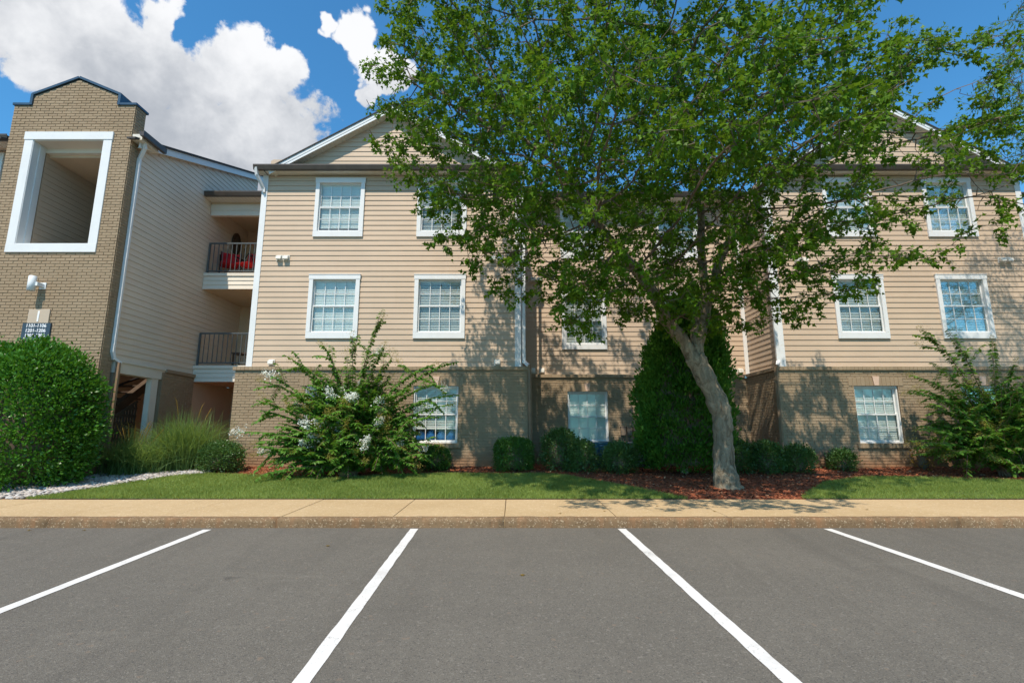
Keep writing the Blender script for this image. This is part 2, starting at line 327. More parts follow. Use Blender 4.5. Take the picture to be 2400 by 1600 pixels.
for k in range(len(jx) - 1):
    x0, x1 = jx[k] + .005, jx[k + 1] - .005; e = .008; y0, y1 = YC + .17, YS
    dz = random.uniform(-.002, .002); z0 = .126 + dz; z1 = .160 + dz; g = .004
    b_ = MB(); b_.add([(x0, y0, .05), (x1, y0, .05), (x1, y1, .05), (x0, y1, .05), (x0, y0, z0 - g), (x1, y0, z0 - g), (x1, y1, z1 - g), (x0, y1, z1 - g),
                       (x0 + e, y0 + e, z0), (x1 - e, y0 + e, z0), (x1 - e, y1 - e, z1), (x0 + e, y1 - e, z1)],
                      [(0, 1, 5, 4), (1, 2, 6, 5), (2, 3, 7, 6), (3, 0, 4, 7), (4, 5, 9, 8), (5, 6, 10, 9), (6, 7, 11, 10), (7, 4, 8, 11), (8, 9, 10, 11)])
    b_.build('slab', M['concrete'], walk)
kerb = struct(MB().box(-40, 40, YC + .03, YC + .16, -.1, .09).build('kerb', M['kerb_concrete']))
for k in range(-7, 7):
    x0 = -.1 + 3.044 * k + .004; x1 = x0 + 3.044 - .008; n = 24; b_ = MB()
    prof = [(.0, -.05), (.004, .07), (.012, .107), (.030, .122), (.165, .1255)]
    for i in range(n + 1):
        for (py, pz_) in prof:
            b_.v.append((x0 + (x1 - x0) * i / n, YC + py + random.uniform(-.003, .003), pz_ + (random.uniform(-.003, .002) if pz_ > 0 else 0)))
    np_ = len(prof); b_.f = [(i * np_ + j, (i + 1) * np_ + j, (i + 1) * np_ + j + 1, i * np_ + j + 1) for i in range(n) for j in range(np_ - 1)]
    b_.f += [tuple(range(np_)), tuple(n * np_ + j for j in range(np_))[::-1]]
    b_.build('kerb_stone', M['kerb_concrete'], kerb, smooth=True)
rel = np.vectorize(lambda x, y: 0.)
def mound(X, Y): return gz(Y) + .02 * np.sin(X * 1.7 + Y) * np.sin(Y * 2.3 - X * .6) * np.clip((Y - YS) * 2, 0, 1) - .012
grid(-26, 26, YS, 16.8, 260, 60, mound, 'mulch_bed', 'mulch')
LAWN_L = [(-8.2, 8.95), (-7.9, 9.25), (-7.75, 9.67), (-7.5, 10.44), (-7.1, 11.17), (-6.65, 11.6), (-5.9, 11.62), (-5.2, 11.4), (-4.33, 11.12), (-3.61, 11.12), (-2.91, 11.23), (-1.66, 11.52), (-.44, 11.7), (.61, 11.58), (1.15, 11.34), (1.78, 10.69), (2.39, 9.63), (2.95, 8.95)]
LAWN_R = [(4.85, 8.95), (5.4, 9.63), (6.1, 10.4), (6.85, 10.95), (7.53, 11.29), (8.13, 11.23), (8.7, 11.0), (9.36, 10.84), (10.39, 10.79), (13, 11.0), (18, 11.0), (18, 8.95)]
PEBB = [(-14, 8.95), (-8.25, 8.95), (-7.95, 9.25), (-7.8, 9.67), (-7.55, 10.44), (-7.15, 11.17), (-6.75, 11.7), (-6.75, 12.2), (-7.1, 12.62), (-14, 12.62)]
def inside(P, poly):
    x, y = P[:, 0], P[:, 1]; r = np.zeros(len(P), bool); n = len(poly)
    for i in range(n):
        (xa, ya), (xb, yb) = poly[i], poly[(i + 1) % n]
        if ya == yb: continue
        c_ = ((ya > y) != (yb > y)) & (x < (xb - xa) * (y - ya) / (yb - ya) + xa); r ^= c_
    return r
def scatter(poly, n, jit=0.):
    a = np.array(poly); lo, hi = a.min(0), a.max(0); P = rng.uniform(lo, hi, (n, 2)); k = inside(P + rng.normal(0, jit, P.shape) if jit else P, poly); return P[k]
def sheet(poly, name, m, dz, kind='structure'):
    n = len(poly); b_ = MB(); cx = sum(p[0] for p in poly) / n; rows = 14
    # rows of quads across the patch, following the bank
    a = np.array(poly); ys = np.linspace(a[:, 1].min() + 1e-3, a[:, 1].max() - 1e-3, rows + 1); spans = []
    xs = np.linspace(a[:, 0].min(), a[:, 0].max(), 161)
    for i in range(len(xs) - 1):
        for j in range(rows):
            q = np.array([((xs[i] + xs[i + 1]) / 2, (ys[j] + ys[j + 1]) / 2)])
            if inside(q, poly)[0]:
                b_.add([(x, y, float(mound(np.array(x), np.array(y))) + dz) for x, y in ((xs[i], ys[j]), (xs[i + 1], ys[j]), (xs[i + 1], ys[j + 1]), (xs[i], ys[j + 1]))], [(0, 1, 2, 3)])
    return struct(b_.build(name, m, off=(0, 0, 0)), kind)
def blades(P, z, h, w_, lean, name, m, parent=None, off=(0, 0, 0)):
    n = len(P); th = rng.uniform(0, 2 * np.pi, n); hh = h * rng.uniform(.6, 1.25, n); ln = np.abs(rng.normal(0, lean, n)) * hh; ph = rng.uniform(0, 2 * np.pi, n)
    base = np.stack([P[:, 0], P[:, 1], z], 1) - np.array(off); sd = np.stack([np.cos(th), np.sin(th), 0 * th], 1) * (w_ / 2)
    tip = base + np.stack([np.cos(ph) * ln, np.sin(ph) * ln, hh], 1)
    V = np.stack([base - sd, base + sd, tip], 1).reshape(-1, 3); F = np.arange(3 * n).reshape(-1, 3)
    return struct(link(name, np_mesh(name, V, F), m, parent), 'stuff')
lawnmat = plain('lawn_soil', (.10, .14, .04), .95, .4, 22, .8, 60)
for poly, n in ((LAWN_L, 150000), (LAWN_R, 110000)):
    ln_ = sheet(poly, 'lawn', lawnmat, .022)
    P = scatter(poly, n, .03); nn = np.sin(P[:, 0] * 2.1 + np.sin(P[:, 1] * 3)) * np.sin(P[:, 1] * 2.7 + P[:, 0])
    o = blades(P, mound(P[:, 0], P[:, 1]) + .015, .052 + .012 * nn, .011, .8, 'lawn_grass', M['grass_blade'])
    tag(o, 'short mown grass of the lawn along the sidewalk' if poly is LAWN_L else 'short mown grass of the lawn in front of the bushy crape myrtle by the wall', 'grass', kind='stuff')
# shredded wood on the beds
P = rng.uniform((-7.2, 8.98), (14, 13.2), (60000, 2)); k = ~(inside(P, LAWN_L) | inside(P, LAWN_R) | inside(P, PEBB)); P = P[k]; n = len(P)
th = rng.uniform(0, np.pi, n); ln_ = rng.uniform(.012, .05, n); wd = rng.uniform(.004, .012, n); tl = rng.normal(0, .25, n); zz = mound(P[:, 0], P[:, 1]) + rng.uniform(.004, .02, n)
d_ = np.stack([np.cos(th), np.sin(th), tl], 1) * ln_[:, None] / 2; s_ = np.stack([-np.sin(th), np.cos(th), rng.normal(0, .5, n)], 1) * wd[:, None]; c0 = np.stack([P[:, 0], P[:, 1], zz], 1)
V = np.stack([c0 - d_ - s_, c0 + d_ - s_, c0 + d_ + s_, c0 - d_ + s_], 1).reshape(-1, 3)
tag(link('mulch_chips', np_mesh('mulch_chips', V, np.arange(4 * n).reshape(-1, 4)), M['mulch_chip']), 'shredded red brown bark mulch lying over the planting beds', 'mulch', kind='stuff')
# river pebbles
g_ = (1 + 5 ** .5) / 2
ICV = np.array([(-1, g_, 0), (1, g_, 0), (-1, -g_, 0), (1, -g_, 0), (0, -1, g_), (0, 1, g_), (0, -1, -g_), (0, 1, -g_), (g_, 0, -1), (g_, 0, 1), (-g_, 0, -1), (-g_, 0, 1)]) / 1.9
ICF = np.array([(0, 11, 5), (0, 5, 1), (0, 1, 7), (0, 7, 10), (0, 10, 11), (1, 5, 9), (5, 11, 4), (11, 10, 2), (10, 7, 6), (7, 1, 8), (3, 9, 4), (3, 4, 2), (3, 2, 6), (3, 6, 8), (3, 8, 9), (4, 9, 5), (2, 4, 11), (6, 2, 10), (8, 6, 7), (9, 8, 1)])
sheet(PEBB, 'pebble_base', M['soil'], .006)
P = scatter(PEBB, 14000, .04); P = P[P[:, 0] > -11.5]; n = len(P)
S = rng.uniform(.020, .044, n); th = rng.uniform(0, 2 * np.pi, n); sx_, sy_, sz_ = S * rng.uniform(1., 1.6, n), S, S * rng.uniform(.45, .8, n)
loc = ICV[None] * np.stack([sx_, sy_, sz_], 1)[:, None, :] * (1 + rng.uniform(-.14, .14, (n, 12, 1)))
ct, st_ = np.cos(th)[:, None], np.sin(th)[:, None]
V = np.stack([loc[..., 0] * ct - loc[..., 1] * st_ + P[:, :1], loc[..., 0] * st_ + loc[..., 1] * ct + P[:, 1:], loc[..., 2] + (mound(P[:, 0], P[:, 1]) + .012 + rng.uniform(0, .03, n))[:, None]], -1).reshape(-1, 3)
F = (ICF[None] + 12 * np.arange(n)[:, None, None]).reshape(-1, 3); me = np_mesh('river_pebbles', V, F); shade_smooth(me)
tag(link('river_pebbles', me, M['pebble']), 'pale grey and buff river pebbles bedded beside the lawn', 'pebbles', kind='stuff')

# ------------------------------------------------------------------ walls: siding, brick, windows
def cells(x0, x1, z0, z1, holes):
    """wall rectangle minus holes, as rectangles"""
    xs = sorted({x0, x1, *[min(max(h[i], x0), x1) for h in holes for i in (0, 1)]}); zs = sorted({z0, z1, *[min(max(h[i], z0), z1) for h in holes for i in (2, 3)]})
    out = []
    for a, b in zip(xs, xs[1:]):
        for c, d in zip(zs, zs[1:]):
            mx_, mz = (a + b) / 2, (c + d) / 2
            if not any(h[0] < mx_ < h[1] and h[2] < mz < h[3] for h in holes): out.append((a, b, c, d))
    return out
EXPO = .1397
def frame_map(o, d):
    ux, uy = d
    return lambda u, n, z: (o[0] + ux * u + uy * n * 1., o[1] + uy * u - ux * n, z)      # n = distance out of the wall
def xform(mb, o, d):
    """local x along the wall, local -y outward"""
    ux, uy = d; r = MB(); r.v = [(o[0] + ux * x - uy * y, o[1] + uy * x + ux * y, z) for x, y, z in mb.v]; r.f = mb.f; return r
BOARD = {}
def board_mesh(mt='siding'):
    if mt not in BOARD:
        b_ = MB(); h = EXPO; b_.add([(0, -.021, .002), (1, -.021, .002), (1, -.005, h + .004), (0, -.005, h + .004), (0, -.002, .006), (1, -.002, .006), (1, -.001, h), (0, -.001, h)],
              [(0, 1, 2, 3), (4, 7, 6, 5), (0, 4, 5, 1), (3, 2, 6, 7), (1, 5, 6, 2), (0, 3, 7, 4)])
        BOARD[mt] = b_.mesh('siding_board')
        BOARD[mt].materials.append(M[mt])
    return BOARD[mt]
def siding(parent, name, o, d, length, z0, z1, holes=(), pieces=True, mt='siding', clip=None):
    """a clapboard wall; boards are children of its core"""
    cb = MB()
    for a, b, c, e in cells(0, length, z0, z1, holes): cb.box(a, b, .004, .12, c, e)
    wall = xform(cb, o, d).build(name, M[mt], parent)
    off = worldoff(wall); ang = math.atan2(d[1], d[0]); big_ = MB(); k = 0; z = z0
    while z < (z1 if clip is None else clip[1]) - .03:
        u0, u1 = 0, length
        if clip is not None: u0, u1 = clip[0](z + EXPO)
        hs = sorted((max(h[0], u0), min(h[1], u1)) for h in holes if h[2] < z + EXPO * .98 and h[3] > z + .004); segs = []; p = u0
        for a, b in hs: segs.append((p, a)); p = b
        segs.append((p, u1)); hz = min(EXPO, (z1 if clip is None else clip[1]) - z)
        for a, b in segs:
            if b - a < .02: continue
            cuts = [a]
            if pieces and b - a > 4.5: cuts.append(a + (b - a) * random.uniform(.3, .7))
            cuts.append(b)
            for q, (a2, b2) in enumerate(zip(cuts, cuts[1:])):
                if pieces:
                    ob = link('siding_board', board_mesh(mt), None, wall); p3 = (o[0] + d[0] * a2, o[1] + d[1] * a2, z + random.uniform(-.0012, .0012))
                    jt = -.0016 * q; ob.location = Vector(p3) + Vector((-d[1] * jt, d[0] * jt, 0)) - off; ob.rotation_euler.z = ang; ob.scale = (b2 - a2, 1, hz / EXPO)
                else:
                    big_.add([(a2 + x * (b2 - a2), y, z + zz_ * hz / EXPO) for x, y, zz_ in [v_.co for v_ in board_mesh().vertices]], [tuple(p_.vertices) for p_ in board_mesh().polygons])
        z += EXPO
    if big_.v: xform(big_, o, d).build('siding_boards', M[mt], wall)['kind'] = 'stuff'
    return wall
BW, BH, BM = .2015, .0573, .0107
def brick_mesh():
    if 'k' not in BOARD:
        me = MB().bbox(0, 1, -.011, .012, 0, BH, .0035).mesh('brick'); 
        for v_ in me.vertices:                                # keep the eased edge narrow after the brick is stretched to length
            if 0 < v_.co.x < .5: v_.co.x = .0035 / BW
            elif .5 < v_.co.x < 1: v_.co.x = 1 - .0035 / BW
        me.materials.append(M['brick_paint']); BOARD['k'] = me
    return BOARD['k']
def bricks(parent, name, o, d, length, z0, z1, holes=(), budget=0, top=None, best=None):
    """running-bond brickwork: mortar core, the best seen bricks as parts, the rest joined"""
    cb = MB()
    for a, b, c, e in cells(0, length, z0, z1, holes): cb.box(a, b, 0, .1, c, e)
    wall = xform(cb, o, d).build(name, M['brick_paint'], parent); off = worldoff(wall); ang = math.atan2(d[1], d[0]); lst = []
    z = z0; r = 0
    while z + BH <= (z1 if top is None else 99):
        u = -(BW + BM) / 2 if r % 2 else 0.
        lim = [(0, length)] if top is None else top(z + BH)
        if top is not None and not lim: break
        for lo, hi in lim:
            u_ = u
            while u_ < hi:
                a, b = max(u_, lo), min(u_ + BW, hi); segs = [(a, b)]
                for h in holes:
                    if h[2] < z + BH and h[3] > z:
                        ns = []
                        for p, q in segs:
                            if q <= h[0] or p >= h[1]: ns.append((p, q)); continue
                            if p < h[0]: ns.append((p, h[0]))
                            if q > h[1]: ns.append((h[1], q))
                        segs = ns
                for p, q in segs:
                    if q - p > .025: lst.append((p, q, z + random.uniform(-.0022, .0022), random.uniform(-.0035, .002), random.uniform(-.003, .003)))
                u_ += BW + BM
        z += BH + BM; r += 1
    if best: lst.sort(key=lambda e_: best(*e_[:3]))
    bm_ = brick_mesh(); bv = [tuple(v_.co) for v_ in bm_.vertices]; bf = [tuple(p_.vertices) for p_ in bm_.polygons]; big_ = MB()
    for i, (p, q, zz_, dy, sl) in enumerate(lst):
        if i < budget:
            ob = link('brick', bm_, None, wall); ob.location = Vector((o[0] + d[0] * p - d[1] * dy, o[1] + d[1] * p + d[0] * dy, zz_)) - off
            ob.rotation_euler.z = ang; ob.scale = (q - p, 1, 1)
        else: big_.add([(p + x * (q - p), y + dy, zz_ + zv + sl * (x - .5)) for x, y, zv in bv], bf)
    if big_.v: xform(big_, o, d).build('brickwork', M['brick_paint'], wall)['kind'] = 'stuff'
    return wall
def unitcube(key, m):
    if key not in BOARD: BOARD[key] = MB().box(0, 1, 0, 1, 0, 1).mesh(key); BOARD[key].materials.append(M[m])
    return BOARD[key]
def piece(name, key, m, parent, x0, x1, y0, y1, z0, z1):
    o = link(name, unitcube(key, m), None, parent); o.location = Vector((x0, y0, z0)) - worldoff(parent); o.scale = (x1 - x0, y1 - y0, z1 - z0); return o
def window(parent, x0, x1, z0, z1, yw, style='trim', blind='closed', part='window'):
    """double-hung window, eight lights to a sash; x0..z1 is the outer casing (trim) or the brick opening"""
    b_ = MB()
    if style == 'trim':
        tw, tt, tb = .105, .125, .16
        b_.bbox(x0, x0 + tw, yw - .045, yw + .06, z0 + tb, z1 - tt).bbox(x1 - tw, x1, yw - .045, yw + .06, z0 + tb, z1 - tt)
        b_.bbox(x0 - .012, x1 + .012, yw - .052, yw + .06, z1 - tt, z1).bbox(x0, x1, yw - .045, yw + .06, z0, z0 + tb)
        b_.box(x0 - .02, x1 + .02, yw - .062, yw + .02, z1, z1 + .012)
        a, b, c, d = x0 + tw, x1 - tw, z0 + tb, z1 - tt; yg = yw + .0
    else:
        b_.box(x0, x0 + .03, yw + .02, yw + .12, z0, z1).box(x1 - .03, x1, yw + .02, yw + .12, z0, z1).box(x0 + .03, x1 - .03, yw + .02, yw + .12, z1 - .03, z1).box(x0 + .03, x1 - .03, yw + .02, yw + .12, z0, z0 + .035)
        a, b, c, d = x0 + .03, x1 - .03, z0 + .035, z1 - .03; yg = yw + .05
    win = b_.build(part, M['white_trim'], parent); sw = .032; zm = (c + d) / 2
    for nm, lo, hi, y in (('upper_sash', zm - .018, d, yg + .045), ('lower_sash', c, zm + .018, yg + .012)):
        s = MB(); s.box(a, a + sw, y, y + .03, lo, hi).box(b - sw, b, y, y + .03, lo, hi).box(a + sw, b - sw, y, y + .03, lo, lo + .036).box(a + sw, b - sw, y, y + .03, hi - .036, hi); s.build(nm, M['white_trim'], win)
        X0, X1, Z0, Z1 = a + sw, b - sw, lo + .036, hi - .036; g = MB(); nb = .016
        for i in (1, 2, 3): xx = X0 + (X1 - X0) * i / 4; g.box(xx - nb / 2, xx + nb / 2, y + .010, y + .022, Z0, Z1)
        zz_ = (Z0 + Z1) / 2
        for i in range(4): g.box(X0 + (X1 - X0) * i / 4 + (nb / 2 if i else 0), X0 + (X1 - X0) * (i + 1) / 4 - (nb / 2 if i < 3 else 0), y + .010, y + .022, zz_ - nb / 2, zz_ + nb / 2)
        g.build('glazing_bars', M['white_trim'], win)
        for i in range(4):
            for j in range(2):
                piece('pane', 'pane', 'pane_glass', win, X0 + (X1 - X0) * i / 4 + nb / 2 * (i > 0), X0 + (X1 - X0) * (i + 1) / 4 - nb / 2 * (i < 3), y + .013, y + .019, Z0 + (Z1 - Z0) * j / 2 + nb / 2 * j, Z0 + (Z1 - Z0) * (j + 1) / 2 - nb / 2 * (1 - j))
    yb = yg + .10; s = MB(); kind, drop = (blind, c) if isinstance(blind, str) else blind; bot = drop if not isinstance(blind, str) else c + .02; z = d - .03; n = 0
    tilt = {'closed': .016, 'half': .030, 'open': .046, 'sheer': .0}[kind]; pitch = .043
    if kind == 'sheer': s.add([(a + .01 + (b - a - .02) * i / 40, yb + .012 * math.sin(i * 1.9), zz_) for i in range(41) for zz_ in (bot, d)], [(2 * i, 2 * i + 2, 2 * i + 3, 2 * i + 1) for i in range(40)]).build('curtain', M['curtain'], win, True)
    else:
        while z > bot:
            t_ = random.uniform(-.003, .003); hgt = .0245 if kind == 'closed' else (.0195 if kind == 'half' else .010)
            s.add([(a + .012, yb - tilt / 2, z - hgt + t_ * .3), (b - .012, yb - tilt / 2, z - hgt - t_ * .3), (b - .012, yb + tilt / 2, z + hgt), (a + .012, yb + tilt / 2, z + hgt)], [(0, 1, 2, 3)]); z -= pitch; n += 1
        s.box(a + .01, b - .01, yb - .025, yb + .025, d - .05, d - .005).box(a + .012, b - .012, yb - .02, yb + .02, bot - .03, bot - .005)
        for fx in (.22, .78): s.box(a + (b - a) * fx - .0015, a + (b - a) * fx + .0015, yb - .026, yb - .023, bot - .02, d - .02)
        s.build('blind', M['blind'], win)
    s = MB(); s.box(a - .02, b + .02, yb + 1.2, yb + 1.22, c - .4, d + .1).box(a - .4, a - .38, yw + .125, yb + 1.2, c - .4, d + .1).box(b + .38, b + .4, yw + .125, yb + 1.2, c - .4, d + .1).box(a - .38, b + .38, yw + .125, yb + 1.2, c - .42, c - .4).box(a - .38, b + .38, yw + .125, yb + 1.2, d + .1, d + .12).box(a - .38, a - .02, yb + 1.2, yb + 1.22, c - .4, d + .1).box(b + .02, b + .38, yb + 1.2, yb + 1.22, c - .4, d + .1)
    s.build('room_lining', M['room'], win); return win, (a, b, c, d, yb)
GUT = [(0, 0), (-.085, 0), (-.10, .035), (-.118, .085), (-.125, .10), (-.125, .135), (-.112, .135), (-.112, .105), (-.01, .105), (0, .135)]
def gutter(parent, x0, x1, y, z, name='gutter'): return MB().prism([(y + a, z + b) for a, b in GUT], x0, x1, 'x').build(name, M['bronze'], parent)
def downspout(parent, pts, m, name='downspout', w_=.075):
    b_ = MB()
    for p, q in zip(pts, pts[1:]):
        d = (Vector(q) - Vector(p)).normalized() * .02; b_.bar(Vector(p) - d, Vector(q) + d, w_, .055)
    return b_.build(name, m, parent)
def vent(parent, x, y, z, w_=.13, name='vent_hood'):
    b_ = MB().box(x - w_ / 2 - .015, x + w_ / 2 + .015, y - .02, y + .02, z - .075, z + .075)
    b_.prism([(y - .02, z + .06), (y - .095, z + .035), (y - .105, z - .045), (y - .085, z - .05), (y - .02, z - .02)], x - w_ / 2, x + w_ / 2, 'x')
    for k in range(3): b_.box(x - w_ / 2 + .01, x + w_ / 2 - .01, y - .075 + .018 * k, y - .068 + .018 * k, z - .062, z - .035)
    return b_.build(name, M['vent_plastic'], parent)

# ------------------------------------------------------------------ the apartment block
ZC, ZE = 2.88, 8.07                       # top of brick base, eaves
YF, YBR, YR, YRB = 12.85, 12.70, 14.55, 14.40
blk = thing('apartment_building', (3.45, 12.9, .3), 'long three storey apartment building with tan clapboard siding over a brown brick ground floor', 'building')
def wrect(x0, w_, z0, h): return (x0, x0 + w_, z0, z0 + h)
def inner(x0, x1, z0, z1): return (x0 + .08, x1 - .08, z0 + .13, z1 - .10)
bayL, bayR = -6.65, 6.75
WL = [(-5.23, -3.92), (-2.51, -1.20)]; WR = [(8.26, 9.57), (10.93, 12.24)]; WM = [(1.43, 2.72), (4.25, 5.54)]
Z3, Z2 = (6.32, 7.965), (3.61, 5.285)
def localholes(ws, x0, zs=(Z3, Z2)): return [(a - x0 + .07, b - x0 - .07, z0 + .11, z1 - .09) for a, b in ws for z0, z1 in zs]
sidL = siding(blk, 'siding_wall', (bayL, YF), (1, 0), 6.85, ZC, ZE, localholes(WL, bayL))
sidR = siding(blk, 'siding_wall', (bayR, YF), (1, 0), 6.8, ZC, ZE, localholes(WR, bayR))
sidM = siding(blk, 'siding_wall', (.2, YR), (1, 0), 6.55, ZC, ZE, localholes(WM, .2))
siding(blk, 'siding_wall', (.2, YF + .13), (0, 1), YR - YF - .13, ZC, ZE, pieces=False)
siding(blk, 'siding_wall', (bayR, YR), (0, -1), YR - YF - .13, ZC, ZE, pieces=True)
siding(blk, 'siding_wall', (bayL, 17), (0, -1), 17 - YF - .13, ZC, ZE, pieces=False)
siding(blk, 'siding_wall', (13.55, YF + .13), (0, 1), YR - YF - .13, ZC, ZE, pieces=False)
siding(blk, 'siding_wall', (13.55, YR), (1, 0), 6, ZC, ZE, pieces=False)
BL = {}
for ws, yw, bl in ((WL, YF, {(0, Z3): ('closed', 6.62), (0, Z2): 'closed', (1, Z3): 'half', (1, Z2): 'half'}), (WR, YF, {(0, Z3): 'closed', (0, Z2): 'half', (1, Z3): 'closed', (1, Z2): 'half'}), (WM, YR, {(0, Z3): 'closed', (0, Z2): 'half', (1, Z3): 'closed', (1, Z2): 'closed'})):
    for i, (a, b) in enumerate(ws):
        for zz in (Z3, Z2): window(blk, a, b, zz[0], zz[1], yw - .014, 'trim', bl[(i, zz)])
# brick ground floor
OL = [(-5.10, -4.00, 1.02, 2.40), (-2.42, -1.32, 1.02, 2.40)]; ORR = [(8.42, 9.50, 1.02, 2.40), (11.05, 12.13, 1.02, 2.40)]; OM = [(1.55, 2.66, 1.02, 2.40), (4.4, 5.5, 1.02, 2.40)]
XBL0, XBL1, XBR0, XBR1 = -6.85, .385, 6.57, 13.75
def loc(hs, x0): return [(a - x0, b - x0, c, d) for a, b, c, d in hs]
near = lambda cx, cz: (lambda p, q, z: abs((p + q) / 2 - cx) + 2.2 * abs(z - cz))
bricks(blk, 'brick_wall', (XBL0, YBR), (1, 0), XBL1 - XBL0, .12, 2.79, loc(OL, XBL0), 110, best=near(6.3, 1.7))
bricks(blk, 'brick_wall', (XBR0, YBR), (1, 0), XBR1 - XBR0, .12, 2.79, loc(ORR, XBR0), 110, best=near(1.0, 1.7))
bricks(blk, 'brick_wall', (XBL1, YRB), (1, 0), XBR0 - XBL1, .12, 2.79, loc(OM, XBL1), 80, best=near(3.0, 1.9))
bricks(blk, 'brick_wall', (XBL1, YBR + .1), (0, 1), YRB - YBR - .1, .12, 2.79)
bricks(blk, 'brick_wall', (XBR0, YRB), (0, -1), YRB - YBR - .1, .12, 2.79)
bricks(blk, 'brick_wall', (XBL0, 17), (0, -1), 17 - YBR - .1, .12, 2.79)
for nm, a in (('brick_cap', ((XBL0 - .05, XBL1 + .05, YBR - .055, YF + .02), (XBR0 - .05, XBR1 + .05, YBR - .055, YF + .02), (XBL1 + .05, XBR0 - .05, YRB - .055, YR + .02))),
              ('brick_cap', ((.15, XBL1 + .05, YF + .02, YRB - .055), (XBR0 - .05, bayR + .05, YF + .02, YRB - .055), (XBL0 - .05, bayL + .05, YF + .02, 14.4)))):
    for q in a:
        x0, x1, y0, y1 = q; b_ = MB(); n = max(1, round((x1 - x0) / .0965)) if y1 - y0 < .5 else 1
        for i in range(n):
            dz = random.uniform(-.002, .002); dy = random.uniform(-.002, .002); g = .003 if n > 1 else 0
            b_.box(x0 + (x1 - x0) * i / n + g, x0 + (x1 - x0) * (i + 1) / n - g, y0 + dy, y1, 2.792 + dz, 2.876 + dz)
        b_.box(x0 + .01, x1 - .01, y0 + .008, y1, 2.790, 2.868); o = b_.build(nm, M['brick_paint'], blk)
for ops, y, bl in ((OL, YBR, ('closed', ('half', 1.38))), (ORR, YBR, ('closed', 'closed')), (OM, YRB, ('closed', 'closed'))):
    for i, (a, b, c, d) in enumerate(ops):
        win, (ia, ib, ic, id_, yb) = window(blk, a, b, c, d, y + .01, 'brick', bl[i])
        if ops is OL and i == 1:
            q = MB()
            for k in range(4): q.tube([(ia + .13 + k * .26, yb + .10, ic - .05), (ia + .14 + k * .25, yb + .08, ic + .12), (ia + .12 + k * .26, yb + .11, ic + .27)], [.13, .14, .06], 9, True, .25)
            q.build('blue_cushions', M['blue_cloth'], win, True)
        lin = MB(); n = 13
        for k in range(n): lin.bbox(a - .13 + (b - a + .26) * k / n + .004, a - .13 + (b - a + .26) * (k + 1) / n - .004, y - .022, y + .1, d + .004, d + .205, .003)
        lin.box(a - .128, b + .128, y - .012, y + .1, d + .006, d + .2); lin.build('lintel', M['brick_paint'], win)
        xc = (a + b) / 2; MB().prism([(xc - .055, d + .012), (xc + .055, d + .012), (xc + .085, d + .235), (xc - .085, d + .235)], y - .05, y - .015).build('keystone', M['keystone'], win)
        sl = MB(); n = 14
        for k in range(n): sl.bbox(a - .09 + (b - a + .18) * k / n + .003, a - .09 + (b - a + .18) * (k + 1) / n - .003, y - .06, y + .02, c - .115 + random.uniform(-.002, .002), c - .006, .003)
        sl.box(a - .08, b + .08, y - .05, y + .02, c - .11, c - .012); sl.build('brick_sill', M['brick_paint'], win)
# corner boards
for x, y, s in ((bayL, YF, 1), (.2, YF, -1), (bayR, YF, 1), (13.55, YF, -1)):
    b_ = MB().box(min(x, x + s * .125) - (.024 if s > 0 else 0), max(x, x + s * .125) + (.024 if s < 0 else 0), y - .03, y + .004, ZC - .002, ZE)
    b_.box(x - (.026 if s > 0 else -.003), x + (.026 if s < 0 else -.003), y + .004, y + .12, ZC - .002, ZE); b_.build('corner_board', M['white_trim'], blk)
MB().box(bayR - .13, bayR - .022, YR - .03, YR + .001, ZC - .002, ZE).build('corner_board', M['white_trim'], blk)
MB().box(.222, .30, YR - .03, YR + .001, ZC - .002, ZE).build('corner_board', M['white_trim'], blk)
